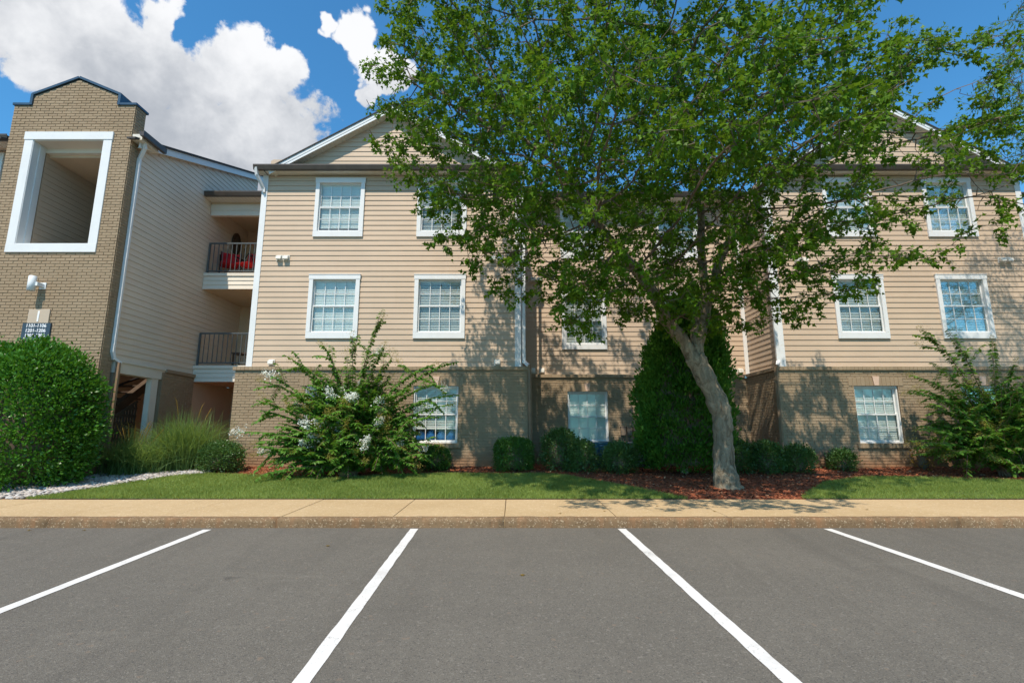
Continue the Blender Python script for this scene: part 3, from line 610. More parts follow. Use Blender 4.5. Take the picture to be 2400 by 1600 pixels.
# eaves, gables, roofs
def slatted(parent, x0, x1, y0, y1, z, name='soffit'):
    b_ = MB(); n = max(2, round((x1 - x0) / .1)); b_.box(x0, x1, y0, y1, z + .006, z + .02)
    for i in range(n): b_.box(x0 + (x1 - x0) * i / n + .004, x0 + (x1 - x0) * (i + 1) / n - .004, y0, y1, z, z + .006)
    return b_.build(name, M['soffit'], parent)
SL = .582
def gable(x0, x1):
    xc = (x0 + x1) / 2; half = (x1 - x0) / 2; zp = 10.03; yo = 12.60
    slatted(blk, x0 - .13, x1 + .13, yo + .01, YF, ZE)
    gutter(blk, x0 - .15, x1 + .15, yo + .01, ZE + .003)
    MB().box(x0 - .14, x1 + .14, yo + .011, yo + .03, ZE + .021, ZE + .15).build('fascia', M['bronze'], blk)
    MB().prism([(yo + .012, ZE + .152), (YF, ZE + .30), (YF, ZE + .27), (yo + .03, ZE + .13)], x0 - .14, x1 + .14, 'x').build('pent_roof', M['shingle'], blk)
    # gable wall
    zt = lambda x: zp - .2 - SL * abs(x - xc); cb = MB().prism([(x0 + .25, ZE + .02), (x1 - .25, ZE + .02), (xc, zp - .12)], YF + .006, YF + .1); wall = cb.build('gable_wall', M['siding'], blk)
    z = ZE + .0; 
    while z < zp - .35:
        hw0 = min((zp - .17 - z) / SL, half - .05); hw1 = min((zp - .17 - z - EXPO) / SL, half - .05); hw1 = max(hw1, .01)
        b_ = MB(); b_.add([(xc - hw0, YF - .019, z), (xc + hw0, YF - .019, z), (xc + hw1, YF - .004, z + EXPO), (xc - hw1, YF - .004, z + EXPO), (xc - hw0, YF + .004, z), (xc + hw0, YF + .004, z), (xc + hw1, YF + .004, z + EXPO), (xc - hw1, YF + .004, z + EXPO)],
                          [(0, 1, 2, 3), (4, 7, 6, 5), (0, 4, 5, 1), (3, 2, 6, 7), (1, 5, 6, 2), (0, 3, 7, 4)]); b_.build('siding_board', M['siding'], wall); z += EXPO
    for s in (-1, 1):
        X = lambda r: xc + s * r
        re = half - .10; zr = lambda r: zp - SL * r
        def strip(t0, t1, y0, y1, nm, m, r0=0., r1=None):
            r1 = re if r1 is None else r1; P_ = [(X(r0), zr(r0) - t0), (X(r1), zr(r1) - t0), (X(r1), zr(r1) - t1), (X(r0), zr(r0) - t1)]
            return MB().prism(P_ if s > 0 else P_[::-1], y0, y1).build(nm, m, blk)
        strip(0, .035, yo - .035, 24, 'roof', M['shingle'])
        rl = half - .30
        strip(.036, .125, yo - .012, yo + .012, 'rake_board', M['white_trim'], 0, rl + .09); strip(.125, .20, yo - .003, yo + .02, 'rake_board', M['white_trim'], 0, rl + .06)
        b_ = MB(); n = 34
        for i in range(n):
            ra, rb = rl * i / n + .004, rl * (i + 1) / n - .004; P_ = [(X(ra), zr(ra) - .17), (X(rb), zr(rb) - .17), (X(rb), zr(rb) - .19), (X(ra), zr(ra) - .19)]; b_.prism(P_ if s > 0 else P_[::-1], yo + .02, YF + .0)
        P_ = [(X(0), zr(0) - .15), (X(rl), zr(rl) - .15), (X(rl), zr(rl) - .178), (X(0), zr(0) - .178)]; b_.prism(P_ if s > 0 else P_[::-1], yo + .02, YF - .001); b_.build('rake_soffit', M['soffit'], blk)
gable(bayL, .2); gable(bayR, 13.55)
MB().prism([(-6.44, ZE + .15), (-6.10, ZE + .15), (-6.10, ZE + .34), (-6.16, ZE + .38), (-6.38, ZE + .38), (-6.44, ZE + .34)], 12.70, 13.0).build('return_cap', M['siding'], blk)
slatted(blk, .38, 6.58, YR - .4, YR, ZE); gutter(blk, .36, 6.59, YR - .4, ZE + .003); MB().box(.36, 6.59, YR - .399, YR - .38, ZE + .021, ZE + .15).build('fascia', M['bronze'], blk)
MB().prism([(YR - .45, ZE + .15), (23, 11.25), (23, 11.2), (YR - .45, ZE + .11)], -9.2, 16, 'x').build('roof', M['shingle'], blk)
# downspouts: white above the cap, brown below
for x, xt, s in ((.30, .30, 1), (bayR - .10, bayR - .10, -1)):
    downspout(blk, [(x, 12.56, ZE + .02), (x, 12.62, ZE - .14), (x, YF - .10, ZE - .34), (x, YF - .09, 3.02), (x + s * .10, YBR - .09, 2.90)], M['white_trim'])
    downspout(blk, [(x + s * .12, YBR - .095, 2.90), (x + s * .14, YBR - .06, 2.72), (x + s * .15, YBR - .05, .40)], M['pipe_brown'])
downspout(blk, [(bayL - .08, 12.53, ZE + .05), (bayL - .07, 12.58, ZE - .12), (bayL + .04, YF - .07, ZE - .42), (bayL + .05, YF - .065, ZE - .5)], M['white_trim'])
for x, y, z in ((-6.05, YF, 5.74), (-5.87, YF, 5.74), (-6.03, YF, 3.0), (-.37, YF, 3.0), (-.5, YF, 5.72), (-.32, YF, 5.72), (.58, YR, 3.0), (.84, YR, 3.0), (.62, YR, 5.68), (.80, YR, 5.68), (6.0, YR, 2.99), (6.27, YR, 2.99), (6.46, YR, 2.99), (7.42, YF, 5.68), (7.60, YF, 5.68), (12.72, YF, 5.68), (12.9, YF, 5.68)):
    vent(blk, x, y - .02, z)
# service boxes on the recessed brick wall
for i, x in enumerate((3.05, 3.22, 3.40)):
    mb_ = MB().bbox(x - .068, x + .068, YRB - .11, YRB, 1.20, 1.43).box(x - .072, x + .072, YRB - .118, YRB, 1.42, 1.44); mb_.tube([(x, YRB - .04, 1.2), (x, YRB - .04, .3)], [.016, .016], 8); mb_.build('disconnect_box', M['meter_paint'], blk)

# ------------------------------------------------------------------ balconies between the two wings
XW = -9.0; YBAL = 14.45; BX0, BX1 = XW + .02, bayL - .03
for zb, zt in ((2.68, 3.14), (5.37, 5.85)):
    fl = MB().box(BX0, BX1, YBAL + .02, 17, zb, zt).build('balcony_floor', M['stucco'], blk)
    n = 3; hh = (zt - zb - .09) / n
    for k in range(n):
        z = zb + k * hh; b_ = MB(); b_.add([(BX0, YBAL - .022, z), (BX1, YBAL - .022, z), (BX1, YBAL - .004, z + hh), (BX0, YBAL - .004, z + hh), (BX0, YBAL + .02, z), (BX1, YBAL + .02, z), (BX1, YBAL + .02, z + hh), (BX0, YBAL + .02, z + hh)],
                                           [(0, 1, 2, 3), (4, 7, 6, 5), (0, 4, 5, 1), (3, 2, 6, 7), (1, 5, 6, 2), (0, 3, 7, 4)]); b_.build('fascia_board', M['fascia_siding'], fl)
    MB().box(BX0, BX1, YBAL - .04, YBAL + .02, zt - .088, zt).build('edge_board', M['fascia_siding'], fl)
    zr = zt + .955; ra = MB(); x0, x1 = BX0 + .03, BX1 - .02; y = YBAL + .06
    ra.box(x0, x1, y - .022, y + .022, zr - .04, zr).box(x0, x1, y - .016, y + .016, zt + .07, zt + .10)
    rail = ra.build('railing', M['rail_metal'], blk)
    for x in (x0 + .02, x1 - .55): piece('post', 'post', 'rail_metal', rail, x - .022, x + .022, y - .021, y + .021, zt, zr - .04)
    for k in range(1, 17): xx = x0 + .02 + (x1 - x0) * k / 17; piece('baluster', 'baluster', 'rail_metal', rail, xx - .009, xx + .009, y - .009, y + .009, zt + .10, zr - .04)
MB().box(BX0, BX1, YBAL, YBAL + .12, 7.64, 7.98).box(BX0, BX1, YBAL - .02, YBAL, 7.80, 7.98).build('balcony_header', M['fascia_siding'], blk)
slatted(blk, BX0, BX1, YBAL - .36, YBAL, ZE - .02); gutter(blk, BX0 + .03, BX1, YBAL - .36, ZE - .015); MB().box(BX0, BX1, YBAL, 17, ZE - .08, ZE).build('balcony_ceiling', M['stucco'], blk)
MB().box(BX0 - .15, BX1 + .1, 16.6, 16.75, .2, 8.0).build('balcony_back_wall', M['stucco'], blk)
MB().box(BX0, BX1, YBAL, 17, .2, .36).build('patio_slab', M['concrete'], blk)
for zf in (3.14, 5.85):
    dr = MB(); dr.box(-8.3, -8.24, 16.56, 16.6, zf, zf + 2.05).box(-6.86, -6.8, 16.56, 16.6, zf, zf + 2.05).box(-8.24, -6.86, 16.56, 16.6, zf + 1.98, zf + 2.05).box(-7.58, -7.52, 16.56, 16.6, zf, zf + 1.98)
    d = dr.build('patio_door', M['white_trim'], blk); piece('pane', 'pane', 'pane_glass', d, -8.24, -7.58, 16.585, 16.592, zf, zf + 1.98); piece('pane', 'pane', 'pane_glass', d, -7.52, -6.86, 16.585, 16.592, zf, zf + 1.98)
def camp_chair(loc, rz, label, h=1.):
    t = thing('folding_chair', loc, label, 'chair'); t.rotation_euler.z = rz
    s = MB(); s.add([(-.25, -.24, .42), (.25, -.24, .42), (.25, .2, .38), (-.25, .2, .38), (-.25, -.24, .41), (.25, -.24, .41), (.25, .2, .37), (-.25, .2, .37), (0, -.02, .36), ], [(0, 1, 8), (1, 2, 8), (2, 3, 8), (3, 0, 8), (4, 7, 6, 5), (0, 4, 5, 1), (1, 5, 6, 2), (2, 6, 7, 3), (3, 7, 4, 0)]).build('seat', M['red_fabric'], t, off=(0, 0, 0))
    b_ = MB(); n = 6
    for i in range(n + 1):
        for j in range(5): b_.v.append((-.27 + .54 * i / n, .2 + .12 * j / 4 + .05 * (1 - (2 * i / n - 1) ** 2), .40 + .50 * j / 4))
    b_.f = [(i * 5 + j, (i + 1) * 5 + j, (i + 1) * 5 + j + 1, i * 5 + j + 1) for i in range(n) for j in range(4)]; b_.build('backrest', M['red_fabric'], t, True, off=(0, 0, 0))
    for sx2 in (-1, 1):
        MB().bar((sx2 * .27, -.25, 0), (sx2 * .27, .32, .92), .022).build('leg', M['black_fabric'], t, off=(0, 0, 0)); MB().bar((sx2 * .27, .25, 0), (sx2 * .27, -.25, .62), .022).build('leg', M['black_fabric'], t, off=(0, 0, 0))
        MB().bar((sx2 * .27, -.27, .62), (sx2 * .27, .2, .60), .05, .02).build('armrest', M['black_fabric'], t, off=(0, 0, 0))
    return t
camp_chair((-8.55, 14.98, 5.85), .5, 'red folding chair against the siding on the top balcony')
camp_chair((-7.98, 14.92, 5.85), -.2, 'red folding chair beside the black covered grill on the top balcony')
t = camp_chair((-7.35, 15.6, 3.14), -.6, 'red chair behind the railing of the lower balcony')
t = thing('grill', (-7.45, 15.75, 5.85), 'black covered barbecue grill on the top balcony', 'grill')
MB().tube([(0, 0, 0), (0, 0, .55), (0, 0, .9), (0, 0, 1.02)], [.36, .34, .30, .1], 14, True, .06).build('cover', M['black_fabric'], t, True, off=(0, 0, 0)); MB().bar((-.3, -.36, .82), (.3, -.36, .82), .03).build('handle', M['grey_metal'], t, off=(0, 0, 0))
t = thing('wall_mirror', (XW + .03, 15.9, 7.30), 'dark oval framed mirror hanging on the side wall of the top balcony', 'mirror'); t.rotation_euler.z = R(90)
MB().prism([(.24 * math.cos(a), .36 * math.sin(a)) for a in np.linspace(0, 2 * math.pi, 29)[:-1]], -.05, .0).build('frame', M['dark_wood'], t, off=(0, 0, 0)); MB().prism([(.15 * math.cos(a), .25 * math.sin(a)) for a in np.linspace(0, 2 * math.pi, 29)[:-1]], -.058, -.05).build('glass', M['bronze'], t, off=(0, 0, 0))
t = thing('side_table', (-7.95, 15.2, 3.14), 'low dark wooden table on the lower balcony', 'table')
MB().box(-.3, .3, -.22, .22, .42, .46).build('table_top', M['dark_wood'], t, off=(0, 0, 0))
for a in (-.26, .26):
    for b in (-.18, .18): MB().box(a - .02, a + .02, b - .02, b + .02, 0, .42).build('leg', M['dark_wood'], t, off=(0, 0, 0))

# ------------------------------------------------------------------ left wing with its stair opening
wing = thing('wing_building', (-9.5, 12.5, .3), 'clapboard side wing with shade-lightened side wall and sloping roof edge beside the brick stair tower', 'building')
YW0 = 11.44; RS = .37
side = siding(wing, 'siding_wall', (XW, YW0), (0, 1), 5.5, ZC, ZE, mt='siding_shade_lift', clip=(lambda z: (max(0., (z - ZE - .02) / RS), 5.5), 9.95))
MB().prism([(YW0 + .02, ZE), (17, ZE), (17, ZE + RS * 5.5)], XW - .12, XW - .006, 'x').build('gable_wall', M['siding_shade_lift'], wing)
def rk(y): return ZE + .16 + RS * (y - YW0)
for ya, xa, xb in ((11.0, -24, -11.94), (11.53, -11.94, XW + .002), (11.0, XW + .002, XW + .20)):
    MB().prism([(ya, rk(ya)), (18.5, rk(18.5)), (18.5, rk(18.5) - .05), (ya, rk(ya) - .05)], xa, xb, 'x').build('roof', M['shingle'], wing)
MB().prism([(YW0 - .2, rk(YW0 - .2) - .05), (18, rk(18) - .05), (18, rk(18) - .23), (YW0 - .2, rk(YW0 - .2) - .23)], XW + .12, XW + .15, 'x').build('rake_board', M['white_trim'], wing)
MB().prism([(YW0 - .1, rk(YW0 - .1) - .20), (18, rk(18) - .20), (18, rk(18) - .22), (YW0 - .1, rk(YW0 - .1) - .22)], XW, XW + .12, 'x').build('rake_soffit', M['soffit'], wing)
# short end of the front gutter, turned round the corner
MB().prism([(XW + .36 + a, ZE + .05 + b) for a, b in GUT], YW0 - .40, YW0 + .42).build('gutter', M['bronze'], wing)
MB().box(XW, XW + .25, YW0 - .3, YW0 + .30, ZE + .0, ZE + .03).box(XW, XW + .24, YW0 - .28, YW0 + .28, ZE + .03, ZE + .16).build('eave_return', M['soffit'], wing)
downspout(wing, [(XW + .20, YW0 - .14, ZE + .06), (XW + .20, YW0 - .10, ZE - .10), (XW + .05, YW0 - .03, ZE - .34), (XW + .05, YW0 - .03, 3.05), (XW + .06, YW0 + .02, 2.90), (XW + .10, YW0 + .16, 2.82)], M['white_trim'])
downspout(wing, [(XW + .12, YW0 + .10, 2.80), (XW + .12, YW0 + .10, .28)], M['pipe_brown'])
MB().box(XW - .20, XW + .05, YW0 + .1, 13.22, 2.60, 2.84).box(XW - .22, XW + .08, YW0 + .1, 13.22, 2.84, 2.878).build('beam', M['fascia_siding'], wing)
MB().box(XW - .16, XW + .02, YW0 + .12, YW0 + .28, .2, 2.60).build('post', M['beam_wood'], wing)
MB().box(XW - .10, XW + .03, 12.80, 13.04, .2, 2.60).build('post', M['fascia_siding'], wing)
bricks(wing, 'brick_wall', (XW + .06, 13.12), (0, 1), 1.32, .12, 2.79, (), 60, best=near(.6, 1.9))
MB().box(XW - .05, XW + .11, 13.22, 14.44, 2.792, 2.878).build('brick_cap', M['brick_paint'], wing)
MB().box(XW - .12, XW + .0, 14.46, 16.6, .2, 2.68).build('patio_side_wall', M['stucco'], wing)
# stair inside
for zz, yy in ((.3, 11.6),): pass
MB().box(-11.35, -11.25, 11.52, 17, .2, 5.4).build('stair_wall', M['stucco'], wing); MB().box(-11.25, -9.14, 16.4, 16.5, .2, 5.3).build('stair_wall', M['stucco'], wing)
st = MB().add([(-10.1, 11.7, 1.0), (-9.95, 11.7, 1.0), (-9.95, 14.4, 2.9), (-10.1, 14.4, 2.9), (-10.1, 11.7, .74), (-9.95, 11.7, .74), (-9.95, 14.4, 2.64), (-10.1, 14.4, 2.64)], [(0, 1, 2, 3), (4, 7, 6, 5), (0, 4, 5, 1), (1, 5, 6, 2), (2, 6, 7, 3), (3, 7, 4, 0)]).build('stringer', M['dark_wood'], wing)
for k in range(9): MB().box(-11.2, -9.96, 11.9 + .28 * k, 12.2 + .28 * k, .95 + .197 * k, .99 + .197 * k).build('stair_tread', M['dark_wood'], wing)
MB().bar((-9.9, 11.6, 1.92), (-9.9, 14.4, 3.0), .045).build('handrail', M['black_fabric'], wing)
lt = MB().bar((-9.55, 11.62, 1.15), (-9.55, 13.2, 2.05), .05).bar((-9.55, 11.6, .35), (-9.55, 13.2, .35), .05).build('lattice_screen', M['dark_wood'], wing)
for k in range(17):
    yy = 11.64 + .095 * k; o = piece('slat', 'slat', 'dark_wood', lt, -9.57, -9.55, yy, yy + .055, .36, 1.12 + .57 * (yy - 11.62))
for k in range(8):
    z = .5 + .19 * k; ys = max(11.62, 11.62 + (z - 1.12) / .57)
    if ys < 13.1: piece('slat', 'slat', 'dark_wood', lt, -9.55, -9.53, ys, 13.2, z, z + .075)
# front wall beyond the tower
siding(wing, 'siding_wall', (-18, 11.62), (1, 0), 6.05, ZC, ZE, [(4.38, 5.53, 6.43, 7.87), (4.38, 5.53, 3.72, 5.19)], pieces=False)
window(wing, -13.69, -12.40, 6.32, 7.965, 11.606); window(wing, -13.69, -12.40, 3.61, 5.285, 11.606)
bricks(wing, 'brick_wall', (-18, 11.47), (1, 0), 6.05, .12, 2.79)
slatted(wing, -18, -11.93, 11.22, 11.62, ZE); gutter(wing, -18, -11.93, 11.23, ZE + .003); MB().box(-18, -11.93, 11.231, 11.25, ZE + .02, ZE + .15).build('fascia', M['bronze'], wing)

# ------------------------------------------------------------------ brick stair tower
TX0, TX1, TY = -11.90, -9.0, 11.15; TC = (TX0 + TX1) / 2
tower = thing('stair_tower', (TC, 11.3, .3), 'brown painted brick stair tower with stepped peaked parapet and large white framed opening', 'tower')
OPU = (-11.29, -9.63, 5.48, 8.06); OPD = (-11.25, -9.75, .0, 2.9)
def ttop(z):
    if z < 8.97: return [(0, TX1 - TX0)]
    if z < 9.22: return [(.42, TX1 - TX0 - .42)]
    h = (9.66 - z) / .449
    return [(1.45 - h, 1.45 + h)] if h > .06 else []
tw = bricks(tower, 'brick_wall', (TX0, TY), (1, 0), TX1 - TX0, .12, 8.97, loc([OPU, OPD], TX0), 300, ttop, best=lambda p, q, z: abs(z - 4.3) + .05 * p)
TD = .34
core = MB()
for a, b, c, e in cells(TX0, TX1, .12, 8.97, [OPU, OPD]): core.box(a, b, TY + .1, TY + TD, c, e)
core.prism([(TX0 + .42, 8.97), (TX1 - .42, 8.97), (TX1 - .42, 9.22), (TC, 9.655), (TX0 + .42, 9.22)], TY + .0, TY + TD); core.build('tower_core', M['brick_paint'], tower)
bricks(tower, 'brick_wall', (TX1 + .001, TY + .012), (0, 1), TD - .03, .12, 8.97)
cop = [(TX0 - .03, 8.97), (TX0 + .40, 8.97), (TX0 + .40, 9.23), (TC, 9.685), (TX1 - .40, 9.23), (TX1 - .40, 8.97), (TX1 + .03, 8.97)]
for (xa, za), (xb, zb) in zip(cop, cop[1:]):
    v_ = Vector((xb - xa, zb - za)).normalized(); nx_, nz_ = -v_.y * .055, v_.x * .055; e0, e1 = v_.x * .02, v_.y * .02
    if abs(v_.x) < .01: MB().box(xa - .03, xa + .03, TY - .045, TY + TD + .05, min(za, zb), max(za, zb) + .03).build('coping', M['coping'], tower)
    else: MB().prism([(xa, za), (xb, zb), (xb + nx_, zb + nz_), (xa + nx_, za + nz_)], TY - .04, TY + TD + .045).build('coping', M['coping'], tower)
def opening_trim(x0, x1, z0, z1, bottom=True, wd=.2):
    y = TY - .035
    MB().bbox(x0 - wd, x0, y, TY + .0, z0 - (0 if bottom else 0), z1).build('casing', M['white_trim'], tower); MB().bbox(x1, x1 + wd, y, TY + .0, z0, z1).build('casing', M['white_trim'], tower)
    MB().bbox(x0 - wd - .015, x1 + wd + .015, y - .012, TY, z1, z1 + wd).build('casing', M['white_trim'], tower)
    if bottom: MB().bbox(x0 - wd, x1 + wd, y - .006, TY, z0 - wd, z0).build('casing', M['white_trim'], tower)
    MB().box(x0 - .01, x0 + .012, TY - .02, TY + TD - .03, z0, z1).build('jamb', M['white_trim'], tower); MB().box(x1 - .012, x1 + .01, TY - .02, TY + TD - .03, z0, z1).build('jamb', M['white_trim'], tower)
    MB().box(x0 + .012, x1 - .012, TY - .02, TY + TD - .03, z1 - .02, z1 + .01).box(x0 + .012, x1 - .012, TY + TD - .03, TY + TD + .12, z1 - .14, z1 + .01).build('head', M['fascia_siding'], tower)
    if bottom: MB().box(x0 + .012, x1 - .012, TY - .02, TY + TD + .05, z0 - .02, z0 + .015).build('sill', M['white_trim'], tower)
opening_trim(*OPU); opening_trim(OPD[0], OPD[1], .2, OPD[3], False, .14)
MB().box(-11.292, -11.262, TY + TD - .19, TY + TD - .10, 5.5, 8.02).build('inner_post', M['white_trim'], tower)
siding(tower, 'landing_wall', (-11.30, 11.50), (0, 1), 5.2, 3.1, 8.4, pieces=False)
MB().box(-11.4, -9.14, 16.6, 16.7, 5.1, 8.4).build('landing_back_wall', M['stucco'], tower); MB().box(-11.3, -9.14, 11.58, 16.6, 7.86, 7.95).build('landing_ceiling', M['stucco'], tower); MB().box(-11.25, -9.14, 13.4, 16.6, 5.0, 5.1).build('landing_floor', M['concrete'], tower)
# wall lamp and signs on the tower
t = thing('wall_lamp', (-10.52, TY, 4.5), 'white cylinder downlight on the brick stair tower above the building number', 'lamp')
def lathe(prof, n=24):
    b_ = MB(); 
    for r_, z in prof:
        for k in range(n): a = 2 * math.pi * k / n; b_.v.append((r_ * math.cos(a), r_ * math.sin(a), z))
    b_.f = [(i * n + k, i * n + (k + 1) % n, (i + 1) * n + (k + 1) % n, (i + 1) * n + k) for i in range(len(prof) - 1) for k in range(n)]; return b_
c_ = lathe([(.001, .165), (.066, .165), (.073, .158), (.074, .0), (.074, -.17), (.066, -.17), (.062, -.06), (.001, -.06)]); c_.v = [(x - .06, y - .20, z) for x, y, z in c_.v]; o = c_.build('housing', M['lamp_white'], t, True, off=(0, 0, 0))
MB().box(-.005, .06, -.20, -.012, -.05, .03).build('arm', M['lamp_white'], t, off=(0, 0, 0)); MB().bbox(-.05, .09, -.025, -.008, -.085, .065).build('backplate', M['lamp_white'], t, off=(0, 0, 0))
def text(parent, s, x, y, z, size, m, name, wide=1.):
    cu = bpy.data.curves.new(name, 'FONT'); cu.body = s; cu.size = size; cu.align_x = 'CENTER'; cu.extrude = .004; cu.offset = .0015
    ob = bpy.data.objects.new(name, cu); C.objects.link(ob); dg = bpy.context.evaluated_depsgraph_get(); me = bpy.data.meshes.new_from_object(ob.evaluated_get(dg)); bpy.data.objects.remove(ob)
    o = link(name, me, m, parent); o.location = (x, y, z); o.rotation_euler = (R(90), 0, 0); o.scale = (wide, 1, 1); return o
t = thing('number_sign', (-10.47, TY - .012, 3.64), 'tan square plate with a white number 1 on the brick tower', 'sign')
MB().bbox(-.235, .235, -.025, 0, 0, .315, .003).build('plate', M['sign_tan'], t, off=(0, 0, 0)); text(t, '1', 0, -.029, .035, .345, M['letter_white'], 'numeral', .95)
t = thing('unit_sign', (-10.47, TY - .012, 3.28), 'dark slate plate listing apartment numbers 1101 to 1306 in white', 'sign')
MB().bbox(-.31, .31, -.034, 0, 0, .358, .003).build('plate', M['sign_dark'], t, off=(0, 0, 0))
for i, s in enumerate(('1101-1106', '1201-1206', '1301-1306')): text(t, s, 0, -.038, .262 - .108 * i, .105, M['letter_white'], 'lettering', 1.0)

# ------------------------------------------------------------------ condensers beside the recessed wall
def condenser(x0, y0, label, m):
    t = thing('air_conditioner', (x0 + .4, y0 + .36, .40), label, 'air conditioner'); W, D, H_ = .80, .72, .64
    MB().box(-W / 2 - .06, W / 2 + .06, -D / 2 - .06, D / 2 + .06, -.12, 0).build('pad', M['grey_metal'], t, off=(0, 0, 0))
    MB().box(-W / 2 + .04, W / 2 - .04, -D / 2 + .04, D / 2 - .04, 0, H_ - .03).build('cabinet', m, t, off=(0, 0, 0))
    for sx2 in (-1, 1):
        for sy2 in (-1, 1): MB().box(sx2 * (W / 2 - .02) - .035, sx2 * (W / 2 - .02) + .035, sy2 * (D / 2 - .02) - .035, sy2 * (D / 2 - .02) + .035, 0, H_ - .02).build('corner_post', m, t, off=(0, 0, 0))
    for k in range(9):
        z = .06 + k * .06; MB().add([(-W / 2 + .05, -D / 2 + .035, z + .045), (W / 2 - .05, -D / 2 + .035, z + .045), (W / 2 - .05, -D / 2 + .0, z), (-W / 2 + .05, -D / 2 + .0, z), (-W / 2 + .05, -D / 2 + .035, z), (W / 2 - .05, -D / 2 + .035, z)], [(0, 3, 2, 1), (3, 4, 5, 2), (0, 1, 5, 4)]).build('louvre', m, t, off=(0, 0, 0))
    MB().box(-W / 2, W / 2, -D / 2, D / 2, H_ - .03, H_).build('lid', m, t, off=(0, 0, 0)); g = MB()
    for k in range(1, 6): r_ = .055 * k; g.tube([(r_ * math.cos(a), r_ * math.sin(a), H_ + .012) for a in np.linspace(0, 2 * math.pi, 25)], [.004] * 25, 5, False)
    g.build('fan_guard', M['black_fabric'], t, off=(0, 0, 0)); return t
condenser(2.0, 12.62, 'dark teal condenser with louvred sides under the recessed window', M['ac_metal'])
condenser(2.98, 12.95, 'grey condenser half hidden behind the tall evergreen', M['grey_metal'])

# ------------------------------------------------------------------ vegetation
LEAF = {'maple': ([(0, 0, 0), (.30, -.50, .06), (.48, -.20, 0), (1, 0, -.10), (.48, .20, 0), (.30, .50, .06)], [(0, 1, 2), (0, 2, 4), (2, 3, 4), (0, 4, 5)]),
        'oval': ([(0, 0, 0), (.32, -.24, .05), (.72, -.19, .03), (1, 0, -.06), (.72, .19, .03), (.32, .24, .05)], [(0, 1, 5), (1, 2, 4), (1, 4, 5), (2, 3, 4)]),
        'slim': ([(0, 0, 0), (.35, -.085, .02), (1, 0, -.05), (.35, .085, .02)], [(0, 1, 3), (1, 2, 3)]),
        'spray': ([(0, 0, 0), (.55, -.26, 0), (.72, -.10, .03), (1, 0, 0), (.80, .14, .03), (.5, .28, 0)], [(0, 1, 2), (0, 2, 3), (0, 3, 4), (0, 4, 5)]),
        'petal': ([(0, -.5, 0), (1, -.4, .2), (.8, .5, -.1)], [(0, 1, 2)])}
def foliage(name, parent, m, P, D, Nn, S, shape):
    """many leaves in one mesh: base points P, axes D, rough normals Nn, lengths S"""
    tv, tf = LEAF[shape]; tv = np.array(tv); tf = np.array(tf); D = unit(D); side = unit(np.cross(Nn, D)); up = np.cross(D, side); P = P - np.array(worldoff(parent))
    V = P[:, None, :] + S[:, None, None] * (tv[None, :, 0:1] * D[:, None] + tv[None, :, 1:2] * side[:, None] + tv[None, :, 2:3] * up[:, None])
    F = (tf[None] + len(tv) * np.arange(len(P))[:, None, None]).reshape(-1, 3)
    o = link(name, np_mesh(name, V.reshape(-1, 3), F), m, parent); o['kind'] = 'stuff'; return o
def rnd(n, s=1.): return rng.normal(0, s, (n, 3))

def grow(init, parents, attract, step=.22, infl=1.5, kill=.30, iters=90, maxn=14000):
    """space colonisation: branches reach for the points of the crown"""
    nodes = [np.array(p) for p in init]; par = list(parents); A = np.array(attract); alive = np.ones(len(A), bool)
    near_i = np.full(len(A), -1); near_d = np.full(len(A), 1e9)
    def upd(lo):
        kd = kdtree.KDTree(len(nodes) - lo)
        for i in range(lo, len(nodes)): kd.insert(nodes[i], i)
        kd.balance()
        for j in np.nonzero(alive)[0]:
            _, i, d = kd.find(A[j])
            if d < near_d[j]: near_d[j] = d; near_i[j] = i
    upd(0)
    for it in range(iters):
        alive &= near_d > kill
        idx = np.nonzero(alive & (near_d < max(infl, 3.0 if it < 6 else infl)))[0]
        if not len(idx) or len(nodes) > maxn: break
        acc = {}
        for j in idx:
            i = near_i[j]; v_ = A[j] - nodes[i]; acc[i] = acc.get(i, 0) + v_ / np.linalg.norm(v_)
        lo = len(nodes)
        for i, v_ in acc.items():
            v_ = v_ + rng.normal(0, .25, 3); v_ /= np.linalg.norm(v_) + 1e-9; nodes.append(nodes[i] + v_ * step); par.append(i)
        upd(lo)
    return np.array(nodes), par
